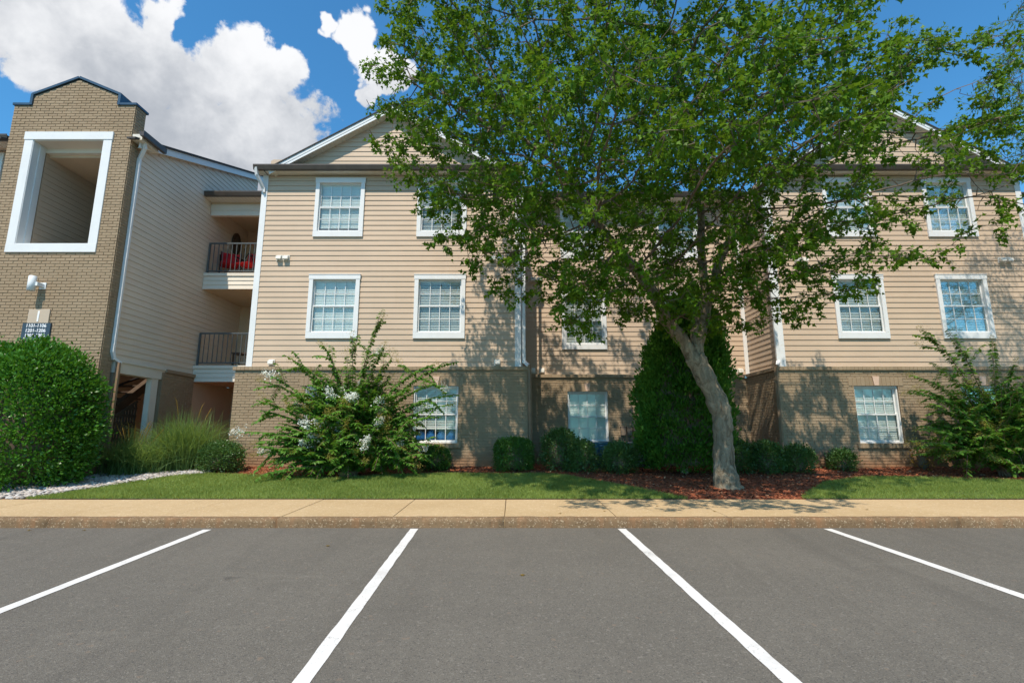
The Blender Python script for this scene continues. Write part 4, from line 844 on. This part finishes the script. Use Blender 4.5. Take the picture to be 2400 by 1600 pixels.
def tree(root, trunks, attract, leafshape, leafmat_, size, per, hang, rtip=.0055, expo=.44, thin=7, keep=None, twl=(.10, .34)):
    """trunks: list of (points, radii, parent index); returns parts trunk, branch, crown"""
    init, par, rad0 = [], [], []
    names = []
    for pts, rr, pi in trunks:
        base = len(init)
        for k, p in enumerate(pts):
            init.append(p); par.append(pi if k == 0 else base + k - 1); rad0.append(rr[k])
    nodes, par = grow(init, par, attract); n = len(nodes); cnt = np.zeros(n); kids = np.zeros(n, int)
    for i in range(n - 1, 0, -1):
        if par[i] >= 0: kids[par[i]] += 1
    leafn = (kids == 0); cnt[leafn] = 1
    order = sorted(range(n), key=lambda i: -i)
    for i in order:
        if par[i] >= 0: cnt[par[i]] += max(cnt[i], 1)
    rad = rtip * np.maximum(cnt, 1) ** expo
    for i, (pts, rr, pi) in enumerate(trunks):
        pp = list(pts)
        mb = MB(); P3 = []; R3 = []
        for k in range(len(pp) - 1):                                   # smooth the limb
            for s in range(7):
                t_ = s / 7; p0, p1, p2, p3 = [np.array(pp[min(max(k + q, 0), len(pp) - 1)]) for q in (-1, 0, 1, 2)]
                P3.append(.5 * ((2 * p1) + (-p0 + p2) * t_ + (2 * p0 - 5 * p1 + 4 * p2 - p3) * t_ ** 2 + (-p0 + 3 * p1 - 3 * p2 + p3) * t_ ** 3)); R3.append(rr[k] + (rr[k + 1] - rr[k]) * t_)
        P3.append(np.array(pp[-1])); R3.append(rr[-1])
        R3 = [r_ * (1 + .05 * math.sin(j * .9) + .04 * math.sin(j * 2.3)) for j, r_ in enumerate(R3)]; mb.tube(P3, R3, 18, True, .13).build('trunk' if i == 0 else 'limb', M['bark'], root, True)
    tb = MB(); n0 = len(init)
    for i in range(n0, n):
        p = par[i]; r0 = min(rad[p], .075) if p >= n0 else min(rad[i] * 1.2, .075); tb.tube([nodes[p], nodes[i]], [r0, min(rad[i], .075)], 5 if rad[i] > .012 else 3, False)
    # leafy shoots on the thin wood
    tips = np.array([i for i in range(n0, n) if cnt[i] <= thin]); 
    if keep is not None: tips = tips[keep(nodes[tips])]
    base = nodes[tips]; dirn = unit(nodes[tips] - nodes[np.array(par)[tips]])
    k = 3; B = np.repeat(base, k, 0); Dn = unit(np.repeat(dirn, k, 0) + rnd(len(B), .75) + np.array([0, 0, -.12])); Ln = rng.uniform(*twl, len(B))
    for p, d, l in zip(B[::1], Dn, Ln): tb.tube([p, p + d * l], [.0035, .0018], 3, False)
    tb.build('branches', M['twig'], root)['kind'] = 'stuff'
    m_ = per; BB = np.repeat(B, m_, 0); DD = np.repeat(Dn, m_, 0); f = np.tile(np.linspace(.25, 1.02, m_), len(B)); LL = np.repeat(Ln, m_) * f
    P = BB + DD * LL[:, None] + rnd(len(BB), .018); lat = unit(np.cross(DD, rnd(len(BB)))); ax = unit(DD * .45 + lat * 1.0 + np.array([0, 0, -hang]) + rnd(len(BB), .25))
    P = P + ax * .03; S = size * rng.uniform(.65, 1.2, len(P)); Nn = np.array([0, 0, 1.]) + rnd(len(P), .55)
    return foliage('crown', root, leafmat_, P, ax, Nn, S, leafshape)
def ellip(c, r, n, inner_=.25):
    d = unit(rnd(n)); q = rng.uniform(inner_ ** 3, 1, n) ** (1 / 3); return np.array(c) + d * q[:, None] * np.array(r)

maple = thing('maple_tree', (4.12, 10.2, .25), 'broad maple tree with pale leaning forked trunk beside the tall evergreen', 'tree')
T0 = ([(4.14, 10.2, .12), (4.11, 10.2, .34), (4.09, 10.2, .75), (4.11, 10.2, 1.25), (4.08, 10.18, 1.7), (3.88, 10.15, 2.2), (3.66, 10.1, 2.64), (3.58, 10.1, 2.82)], [.34, .235, .19, .18, .195, .185, .19, .17], -1)
T1 = ([(3.60, 10.08, 2.70), (3.33, 10.03, 3.12), (3.06, 9.95, 3.42), (2.86, 9.85, 3.82), (2.68, 9.8, 4.12), (2.38, 9.7, 4.45), (2.02, 9.55, 4.8), (1.6, 9.35, 5.3), (1.25, 9.2, 5.9)], [.14, .13, .12, .115, .11, .10, .085, .07, .055], 6)
T2 = ([(3.62, 10.1, 2.72), (3.70, 10.1, 3.12), (3.83, 10.15, 3.5), (3.94, 10.2, 3.82), (3.95, 10.2, 4.15), (3.95, 10.22, 4.6), (3.93, 10.2, 5.1), (3.9, 10.0, 5.7), (3.75, 9.8, 6.5), (3.6, 9.6, 7.4), (3.5, 9.5, 8.4), (3.4, 9.4, 9.4)], [.15, .145, .14, .125, .09, .082, .078, .075, .07, .06, .05, .035], 6)
T3 = ([(3.96, 10.2, 3.86), (4.2, 10.28, 4.18), (4.27, 10.35, 4.55), (4.42, 10.4, 4.92), (4.7, 10.4, 5.4), (5.1, 10.3, 5.95), (5.4, 10.1, 6.6)], [.11, .105, .095, .085, .075, .06, .045], 8 + 9 + 3)
A = np.concatenate([ellip((2.2, 8.7, 7.7), (4.9, 3.5, 4.4), 3700), ellip((2.4, 5.5, 5.1), (2.6, 1.1, .8), 200, .1), ellip((3.0, 6.8, 5.9), (2.8, 1.2, 1.2), 200, .1), ellip((1.6, 9.0, 3.7), (1.3, 1.2, .75), 130, .1), ellip((4.95, 9.2, 3.85), (.8, .8, .75), 70, .1), ellip((6.0, 8.5, 6.2), (3.8, 2.1, 2.3), 640, .1), ellip((1.0, 8.6, 4.6), (2.3, 1.7, 1.2), 330, .1), ellip((3.3, 8.9, 4.7), (2.4, 1.5, 1.5), 420, .1), ellip((5.4, 8.6, 4.4), (1.9, 1.4, 1.1), 260, .1), ellip((.2, 8.7, 6.8), (2.9, 2.6, 2.2), 620, .1), ellip((3.4, 9.6, 4.6), (2.4, 1.9, 1.7), 420, .1), ellip((3.1, 9.0, 6.2), (2.3, 1.9, 1.9), 520, .1), ellip((8.4, 8.3, 6.6), (2.4, 1.6, 1.7), 260, .1)])
A = A[(A[:, 2] > 2.9) & (A[:, 1] < 11.6) & (A[:, 2] < 10.2) & ~((A[:, 0] > 4.2) & (A[:, 2] > 8.9))]; A = A[(A[:, 0] < 5.6) | (rng.random(len(A)) < .42)]
tree(maple, [T0, T1, T2, T3], A, 'maple', M['maple_leaf'], .083, 13, .75, thin=9, keep=lambda P: (np.sin(P[:, 0] * 2.3 + np.sin(P[:, 1] * 1.7) * 1.3) * np.sin(P[:, 2] * 2.7 + np.sin(P[:, 0] * 1.9)) * np.sin(P[:, 1] * 2.1 + P[:, 2] * .8) + rng.normal(0, .14, len(P))) > -.20)
oak = thing('willow_oak', (14.3, 9.3, .25), 'narrow leaved oak tree reaching in over the gable beside the maple', 'tree')
TO = ([(14.4, 9.3, .1), (14.35, 9.3, .5), (14.3, 9.2, 1.5), (14.25, 9.1, 3.0), (14.1, 9.0, 4.6), (13.9, 8.9, 6.2), (13.8, 8.8, 8.2), (13.7, 8.8, 10)], [.38, .30, .26, .24, .20, .16, .11, .05], -1)
A = np.concatenate([ellip((13.6, 8.5, 8.1), (4.2, 3.0, 3.7), 2000), ellip((10.9, 8.5, 7.6), (1.8, 1.5, 1.3), 170, .1), ellip((10.4, 8.6, 5.6), (1.0, .9, .7), 40, .1)]); A = A[(A[:, 2] > 4.6) & (A[:, 2] < 10.5)]
tree(oak, [TO], A, 'slim', M['oak_leaf'], .115, 9, .35, thin=6)

# --- sheared and natural shrubs
def dome(name, c, rx, ry, h, label, m, n, size, shape='oval', kind='round', group=None, cat='shrub', shag=.08, upd=.3, clump=90, cs=.05):
    """a shrub: woody stems inside, leaves in a rough shell several layers deep"""
    z0 = float(mound(np.array(c[0]), np.array(c[1]))); t = thing(name, (c[0], c[1], z0 - .01), label, cat, group); O = np.array([c[0], c[1], z0])
    nc = max(30, int(clump * (rx + ry) * h * 2)); uc = np.where(rng.random(nc) < .68, rng.uniform(0, 1, nc), 1 - .3 * rng.uniform(0, 1, nc) ** 2); ac = rng.uniform(0, 2 * np.pi, nc); ci = rng.integers(0, nc, n); qc = 1 - np.abs(rng.normal(0, .06, nc)); un = rng.random(n) < .5; u = np.where(un, np.where(rng.random(n) < .68, rng.uniform(0, 1, n), 1 - .3 * rng.uniform(0, 1, n) ** 2), uc[ci]); a = np.where(un, rng.uniform(0, 2 * np.pi, n), ac[ci]); ex = 3.6 if kind == 'box' else 2.35
    def prof(u): return (1 - np.where(u < .42, (.42 - u) / .42 * .80, (u - .42) / .58).clip(0, 1) ** ex) ** (1 / ex)
    pr = prof(u); d = np.stack([np.cos(a) * pr, np.sin(a) * pr, (u - .42) * 1.7], 1); q = np.where(un, .97 - np.abs(rng.normal(0, .07, n)), qc[ci])
    ph = rng.uniform(0, 6.28, 6); lump = sum(np.sin(d[:, 0] * f + ph[i]) * np.sin(d[:, 1] * (f + 1) + ph[5 - i]) * np.sin(d[:, 2] * f + i) for i, f in enumerate((3, 5, 8)))
    q = q * (1 + shag * lump)
    P = np.stack([d[:, 0] * rx * q, d[:, 1] * ry * q, .015 + h * (.42 + (u - .42) * q)], 1)
    nrm = unit(d / np.array([rx, ry, h * .5])); of = rnd(n, 1.) * cs; of += nrm * (np.abs(rng.normal(0, .5, n)) * cs * .6 - cs * .55)[:, None]; P = P + of; k = P[:, 2] > .005; P, nrm, of = P[k], nrm[k], of[k]; n = len(P)
    ax = unit(unit(of + nrm * cs * .9) * .8 + nrm * .35 + rnd(n, .38) + np.array([0, 0, upd])); S = size * rng.uniform(.6, 1.25, n)
    foliage('foliage', t, m, P + O, ax, nrm + rnd(n, .45), S, shape)
    b_ = MB()
    for k in range(14):
        a = rng.uniform(0, 6.28); e = rng.uniform(.25, .85); b_.tube([O + (0, 0, -.03), O + np.array([math.cos(a) * rx * .25, math.sin(a) * ry * .25, h * .3]), O + np.array([math.cos(a) * rx * e * .8, math.sin(a) * ry * e * .8, h * .42 + h * .42 * math.sqrt(1 - e * e)])], [.02, .013, .005], 5, False)
    b_.build('stems', M['twig'], t); 
    co = lathe([(.01, .02)] + [(float(prof(np.array(z))) * .62 + .005, .42 + (z - .42) * .72) for z in (0., .12, .3, .5, .7, .85, .95, 1.)], 14); co.v = [(x * rx + O[0], y * ry + O[1], z * h + O[2]) for x, y, z in co.v]; co.build('light_block_core', M['twig'], t, True)  # solid core added inside the leaves to block light
    return t
dome('holly_bush', (-9.33, 10.05), 1.22, 1.02, 2.68, 'large dense round holly bush in front of the brick stair tower', M['holly_leaf'], 46000, .070, cat='bush', shag=.045, clump=45, cs=.085)
dome('boxwood', (.04, 12.2), .45, .38, .72, 'clipped round boxwood at the corner of the brick bay', M['box_leaf'], 15000, .036, 'oval', 'box', shag=.03, clump=300, cs=.022)
dome('boxwood', (-1.8, 12.3), .37, .32, .52, 'low clipped boxwood mound under the brick window with blue cushions', M['box_leaf'], 10000, .036, shag=.03, clump=300, cs=.022)
dome('evergreen_shrub', (1.12, 12.15), .44, .40, .86, 'loose leafy shrub left of the twin shrub below the recessed window', M['azalea_leaf'], 9500, .046)
dome('evergreen_shrub', (1.56, 11.95), .34, .32, .62, 'smaller leafy shrub touching the loose shrub below the recessed window', M['azalea_leaf'], 7000, .044)
dome('evergreen_shrub', (2.42, 11.9), .38, .36, .60, 'rounded dark shrub standing in front of the teal condenser', M['azalea_leaf'], 8000, .044)
dome('evergreen_shrub', (5.0, 12.0), .42, .38, .70, 'dark leafy shrub just behind the maple trunk', M['azalea_leaf'], 8000, .046)
dome('evergreen_shrub', (5.72, 11.9), .37, .34, .62, 'dark leafy shrub second along the row from the maple trunk', M['azalea_leaf'], 8000, .046)
dome('evergreen_shrub', (6.42, 11.9), .34, .30, .52, 'dark low shrub at the brown downspout of the brick bay', M['azalea_leaf'], 6500, .044)
dome('evergreen_shrub', (7.62, 12.2), .29, .26, .40, 'smallest green shrub standing alone under the brick wall', M['azalea_leaf'], 4200, .046, upd=.6)
dome('golden_shrub', (9.6, 12.35), .20, .18, .42, 'small yellow leaved sprig beside the bushy crape myrtle', M['gold_leaf'], 420, .045, upd=.7)
dome('flowering_shrub', (-6.6, 12.0), .46, .38, .60, 'dark shrub with pale blossoms between the tall grass and brick corner', M['azalea_leaf'], 8000, .048)
# tall evergreen
def arborvitae(c, r, h, label):
    z0 = float(mound(np.array(c[0]), np.array(c[1]))); t = thing('arborvitae', (c[0], c[1], z0), label, 'evergreen'); O = np.array([c[0], c[1], z0]); n = 60000
    nc = 750; uc = rng.uniform(0, 1, nc) ** .85; ac = rng.uniform(0, 2 * np.pi, nc); ci = rng.integers(0, nc, n); un = rng.random(n) < .45; u = np.where(un, rng.uniform(0, 1, n) ** .85, uc[ci]); a = np.where(un, rng.uniform(0, 2 * np.pi, n), ac[ci]); prof = np.interp(u, [0, .06, .25, .5, .72, .88, 1], [.80, .95, 1.0, .95, .74, .42, .05])
    lob = 1 + .10 * np.sin(a * 5 + u * 9) * np.sin(u * 14 + a * 2) + .09 * np.sin(a * 11 + u * 21) * np.sin(u * 31 + a * 3); q = np.where(un, .95 - np.abs(rng.normal(0, .08, n)), (1.02 - np.abs(rng.normal(0, .08, nc)))[ci])
    lean = u ** 1.5 * .42
    P = np.stack([np.cos(a) * r * prof * lob * q + lean, np.sin(a) * r * .85 * prof * lob * q, .03 + u * h], 1); out = np.stack([np.cos(a), np.sin(a), 0 * a], 1)
    fl = rnd(n, .062); fl[:, 2] = np.abs(fl[:, 2]) * 1.9; P = P + fl; k = P[:, 2] > .02; P, out, fl = P[k], out[k], fl[k]; n = len(P)
    ax = unit(out * .35 + unit(fl) * .8 + np.array([0, 0, .75]) + rnd(n, .25)); foliage('foliage', t, M['arbor_leaf'], P + O, ax, np.cross(ax, out) + rnd(n, .5), .085 * rng.uniform(.5, 1.25, n), 'spray')
    MB().tube([O + (0, 0, -.05), O + (0, 0, h * .5), O + (.36, 0, h * .93)], [.09, .06, .015], 8).build('trunk', M['bark'], t)
    co = lathe([(.6, .05), (.72, .25), (.70, .5), (.52, .72), (.26, .88), (.01, .96)], 14); co.v = [(x * r + O[0] + z ** 1.5 * .42, y * r * .85 + O[1], z * h + O[2]) for x, y, z in co.v]; co.build('light_block_core', M['twig'], t, True)  # added solid core, stops light passing through the sprays
arborvitae((3.82, 11.75), .98, 4.05, 'tall dense dark evergreen column behind the leaning maple trunk')

# --- crape myrtles: arching canes with ranked leaves and flower heads at the tips
def myrtle(base, tips, label, extra, spread, seed, flowers):
    z0 = float(mound(np.array(base[0]), np.array(base[1]))); t = thing('crape_myrtle', (base[0], base[1], z0), label, 'shrub'); O = np.array([base[0], base[1], z0]); rs = np.random.default_rng(seed)
    canes = [np.array(p) for p in tips]
    for k in range(extra):
        a = rs.uniform(0, 2 * np.pi); e = rs.uniform(.12, 1.35); L_ = rs.uniform(.55, 1.) * np.array([spread[0], spread[1], spread[2]])
        canes.append(O + np.array([math.cos(a) * math.cos(e) * L_[0], math.sin(a) * math.cos(e) * L_[1], .10 + math.sin(e) * L_[2]]))
    b_ = MB(); P, D, Nn, S = [], [], [], []; heads = []
    def shoot(p0, p1, p2, L_, r_, lo, lsz):
        n = max(5, int(L_ / .033)); ts = np.linspace(0, 1, n); c = np.outer((1 - ts) ** 2, p0) + np.outer(2 * ts * (1 - ts), p1) + np.outer(ts ** 2, p2); st_ = max(1, n // 8)
        q = list(range(0, n, st_)); q = q if q[-1] == n - 1 else q + [n - 1]; b_.tube(c[q], [r_ * (1 - .75 * ts[i]) + .0015 for i in q], 5, False)
        tg = unit(np.gradient(c, axis=0)); sd = unit(np.cross(tg, [0, 0, 1.]) + 1e-6)
        for i in range(int(n * lo), n):
            for s in (-1, 1):
                P.append(c[i]); D.append(sd[i] * s * 1. + tg[i] * .30 + np.array([0, 0, -.45]) + rs.normal(0, .22, 3)); Nn.append(np.array([0, 0, 1.]) + sd[i] * s * .5 + rs.normal(0, .3, 3)); S.append(lsz * rs.uniform(.75, 1.2) * (1 - .35 * max(0, ts[i] - .8) / .2))
        return c, tg
    for k, tip in enumerate(canes):
        v_ = tip - O; L_ = np.linalg.norm(v_); p0 = O + np.array([rs.normal(0, .07), rs.normal(0, .05), -.02]); mid = O + v_ * np.array([.32, .32, .62]) + np.array([0, 0, .22 * L_ * rs.uniform(.5, 1.1)])
        c, tg = shoot(p0, mid, tip, L_ * 1.15, .011, .22, .112)
        if k < len(tips) and k % 2 == 0 or rs.random() < .3: heads.append((tip, tg[-1], k < len(tips)))
        for j in range(rs.integers(5, 9)):
            i = int(len(c) * rs.uniform(.35, .9)); l = rs.uniform(.22, .6); d = unit(tg[i] + rs.normal(0, .65, 3)); q = c[i] + d * l; shoot(c[i], c[i] + d * l * .55 + np.array([0, 0, .06]), q + np.array([0, 0, -.05]), l, .005, .05, .098)
            if rs.random() < .10: heads.append((q, d, False))
    b_.build('canes', M['cane'], t)['kind'] = 'stuff'; P = np.array(P); k = P[:, 2] > z0 + .02; foliage('foliage', t, M['myrtle_leaf'], P[k], np.array(D)[k], np.array(Nn)[k], np.array(S)[k], 'oval')
    for i, (p, d, main) in enumerate(heads):
        fl = rs.random() < flowers; n = 130; f = rs.uniform(0, 1, n); q = p + np.outer(f - .35, unit(d)) * .24 + rs.normal(0, 1, (n, 3)) * (.055 * (1.1 - .6 * f))[:, None]
        foliage('flower_panicle' if fl else 'seed_head', t, M['petal'] if fl else M['seed_bud'], q, rs.normal(0, 1, (n, 3)), rs.normal(0, 1, (n, 3)), (.034 if fl else .016) * rs.uniform(.6, 1.3, n), 'petal')
myrtle((-3.5, 11.35), [(-2.94, 11.3, 3.75), (-3.59, 11.4, 3.38), (-4.17, 11.2, 3.15), (-5.0, 11.2, 2.94), (-4.67, 11, 2.77), (-5.17, 11, 2.47), (-5.44, 11.2, 2.38), (-5.37, 10.9, 1.94), (-5.61, 10.8, 1.28), (-5.31, 11, 1.73), (-5.1, 10.6, .84), (-4.94, 10.5, .45), (-2.66, 11.3, 2.88), (-1.19, 11.2, 2.8), (-1.73, 11.2, 2.73), (-1.16, 11, 2.06), (-1.29, 11, 1.86), (-1.5, 10.9, 1.59), (-1.55, 10.9, 1.01), (-2.79, 11, 3.09), (-2.0, 10.8, .62), (-1.67, 11.2, 2.33), (-5.2, 10.8, 1.05), (-4.9, 10.7, 1.2)],
       'sprawling crape myrtle with arching canes and white flower heads before the brick bay', 230, (2.0, .95, 2.2), 3, .30)
myrtle((10.75, 11.5), [(9.18, 11.3, 3.51), (9.81, 11.4, 3.56), (10.7, 11.3, 3.25), (9.2, 11.2, 2.77), (8.71, 11.2, 2.5), (8.52, 11.1, 2.11), (8.55, 11, 1.34), (8.7, 11, 1.03), (10.99, 11.2, 2.73), (8.95, 10.9, .8), (8.84, 11.2, 2.2), (12.2, 11.2, 3.0), (12.6, 11, 2.2)],
       'bushy green crape myrtle against the brick wall with no white flowers', 115, (2.1, .9, 2.2), 11, 0.)
# --- ornamental grass
def reeds(c, r, h, n, label, plumes):
    z0 = float(mound(np.array(c[0]), np.array(c[1]))); t = thing('ornamental_grass', (c[0], c[1], z0), label, 'grass clump', 'ornamental grass clumps'); O = np.array([c[0], c[1], z0]); k = 7
    a = rng.uniform(0, 2 * np.pi, n); out = np.abs(rng.normal(.5, .32, n)); hh = h * rng.uniform(.55, 1.1, n); base = np.stack([rng.normal(0, r * .24, n), rng.normal(0, r * .16, n), 0 * a], 1); dr = np.stack([np.cos(a), np.sin(a), 0 * a], 1); w0 = rng.uniform(.0035, .008, n); tw_ = unit(np.cross(dr, [0, 0, 1.]) + rnd(n, .3)); rows = []
    for i in range(k):
        s = i / (k - 1); p = base + dr * (out * r * (s ** 1.7) * 1.15)[:, None] + np.array([0, 0, 1.]) * (hh * (s - .32 * out * s ** 3.2 * 1.3))[:, None]; wd = (w0 * (1 - s ** 2 * .95))[:, None]; rows += [p - tw_ * wd, p + tw_ * wd]
    V = np.stack(rows, 1) + O - np.array(worldoff(t)); F = np.array([(2 * i, 2 * i + 1, 2 * i + 3, 2 * i + 2) for i in range(k - 1)])[None] + 2 * k * np.arange(n)[:, None, None]
    o = link('blades', np_mesh('blades', V.reshape(-1, 3), F.reshape(-1, 4)), M['reed_blade'], t); o['kind'] = 'stuff'
    for i in range(plumes):
        a_ = rng.uniform(0, 6.28); l = rng.uniform(.15, .5) * r; tp = O + np.array([math.cos(a_) * l, math.sin(a_) * l, h * rng.uniform(.95, 1.18)]); MB().tube([O, (O + tp) / 2 + (0, 0, .1), tp, tp + np.array([math.cos(a_) * .06, math.sin(a_) * .06, .10])], [.003, .0025, .009, .001], 5, False).build('plume', M['gold_leaf'], t)
reeds((-8.35, 11.6), 1.05, .95, 1500, 'low spreading green grass clump with tan plumes beside the stair post', 12)
reeds((-7.65, 12.3), 1.15, 1.45, 2200, 'taller feathery grass clump growing under the balcony', 3)
# a few fallen leaves on the pavement
for i, (x, y) in enumerate(((2.2, 8.2), (2.9, 7.7), (-2.1, 6.2), (.7, 7.55), (1.35, 7.75), (5.2, 7.9), (-5.6, 7.05), (-6.3, 7.02), (.1, 5.1))):
    z = (.126 + .0207 * (y - YC - .17) + .006) if y > YC else pz(0, y) + .006
    tag(foliage('fallen_leaf', None, M['gold_leaf'], np.array([[x, y, z]]), np.array([[math.cos(i), math.sin(i), .1]]), np.array([[0, 0, 1.]]), np.array([.06]), 'maple'), 'small fallen brown leaf lying on the pavement', 'leaf', 'fallen leaves', 'thing')
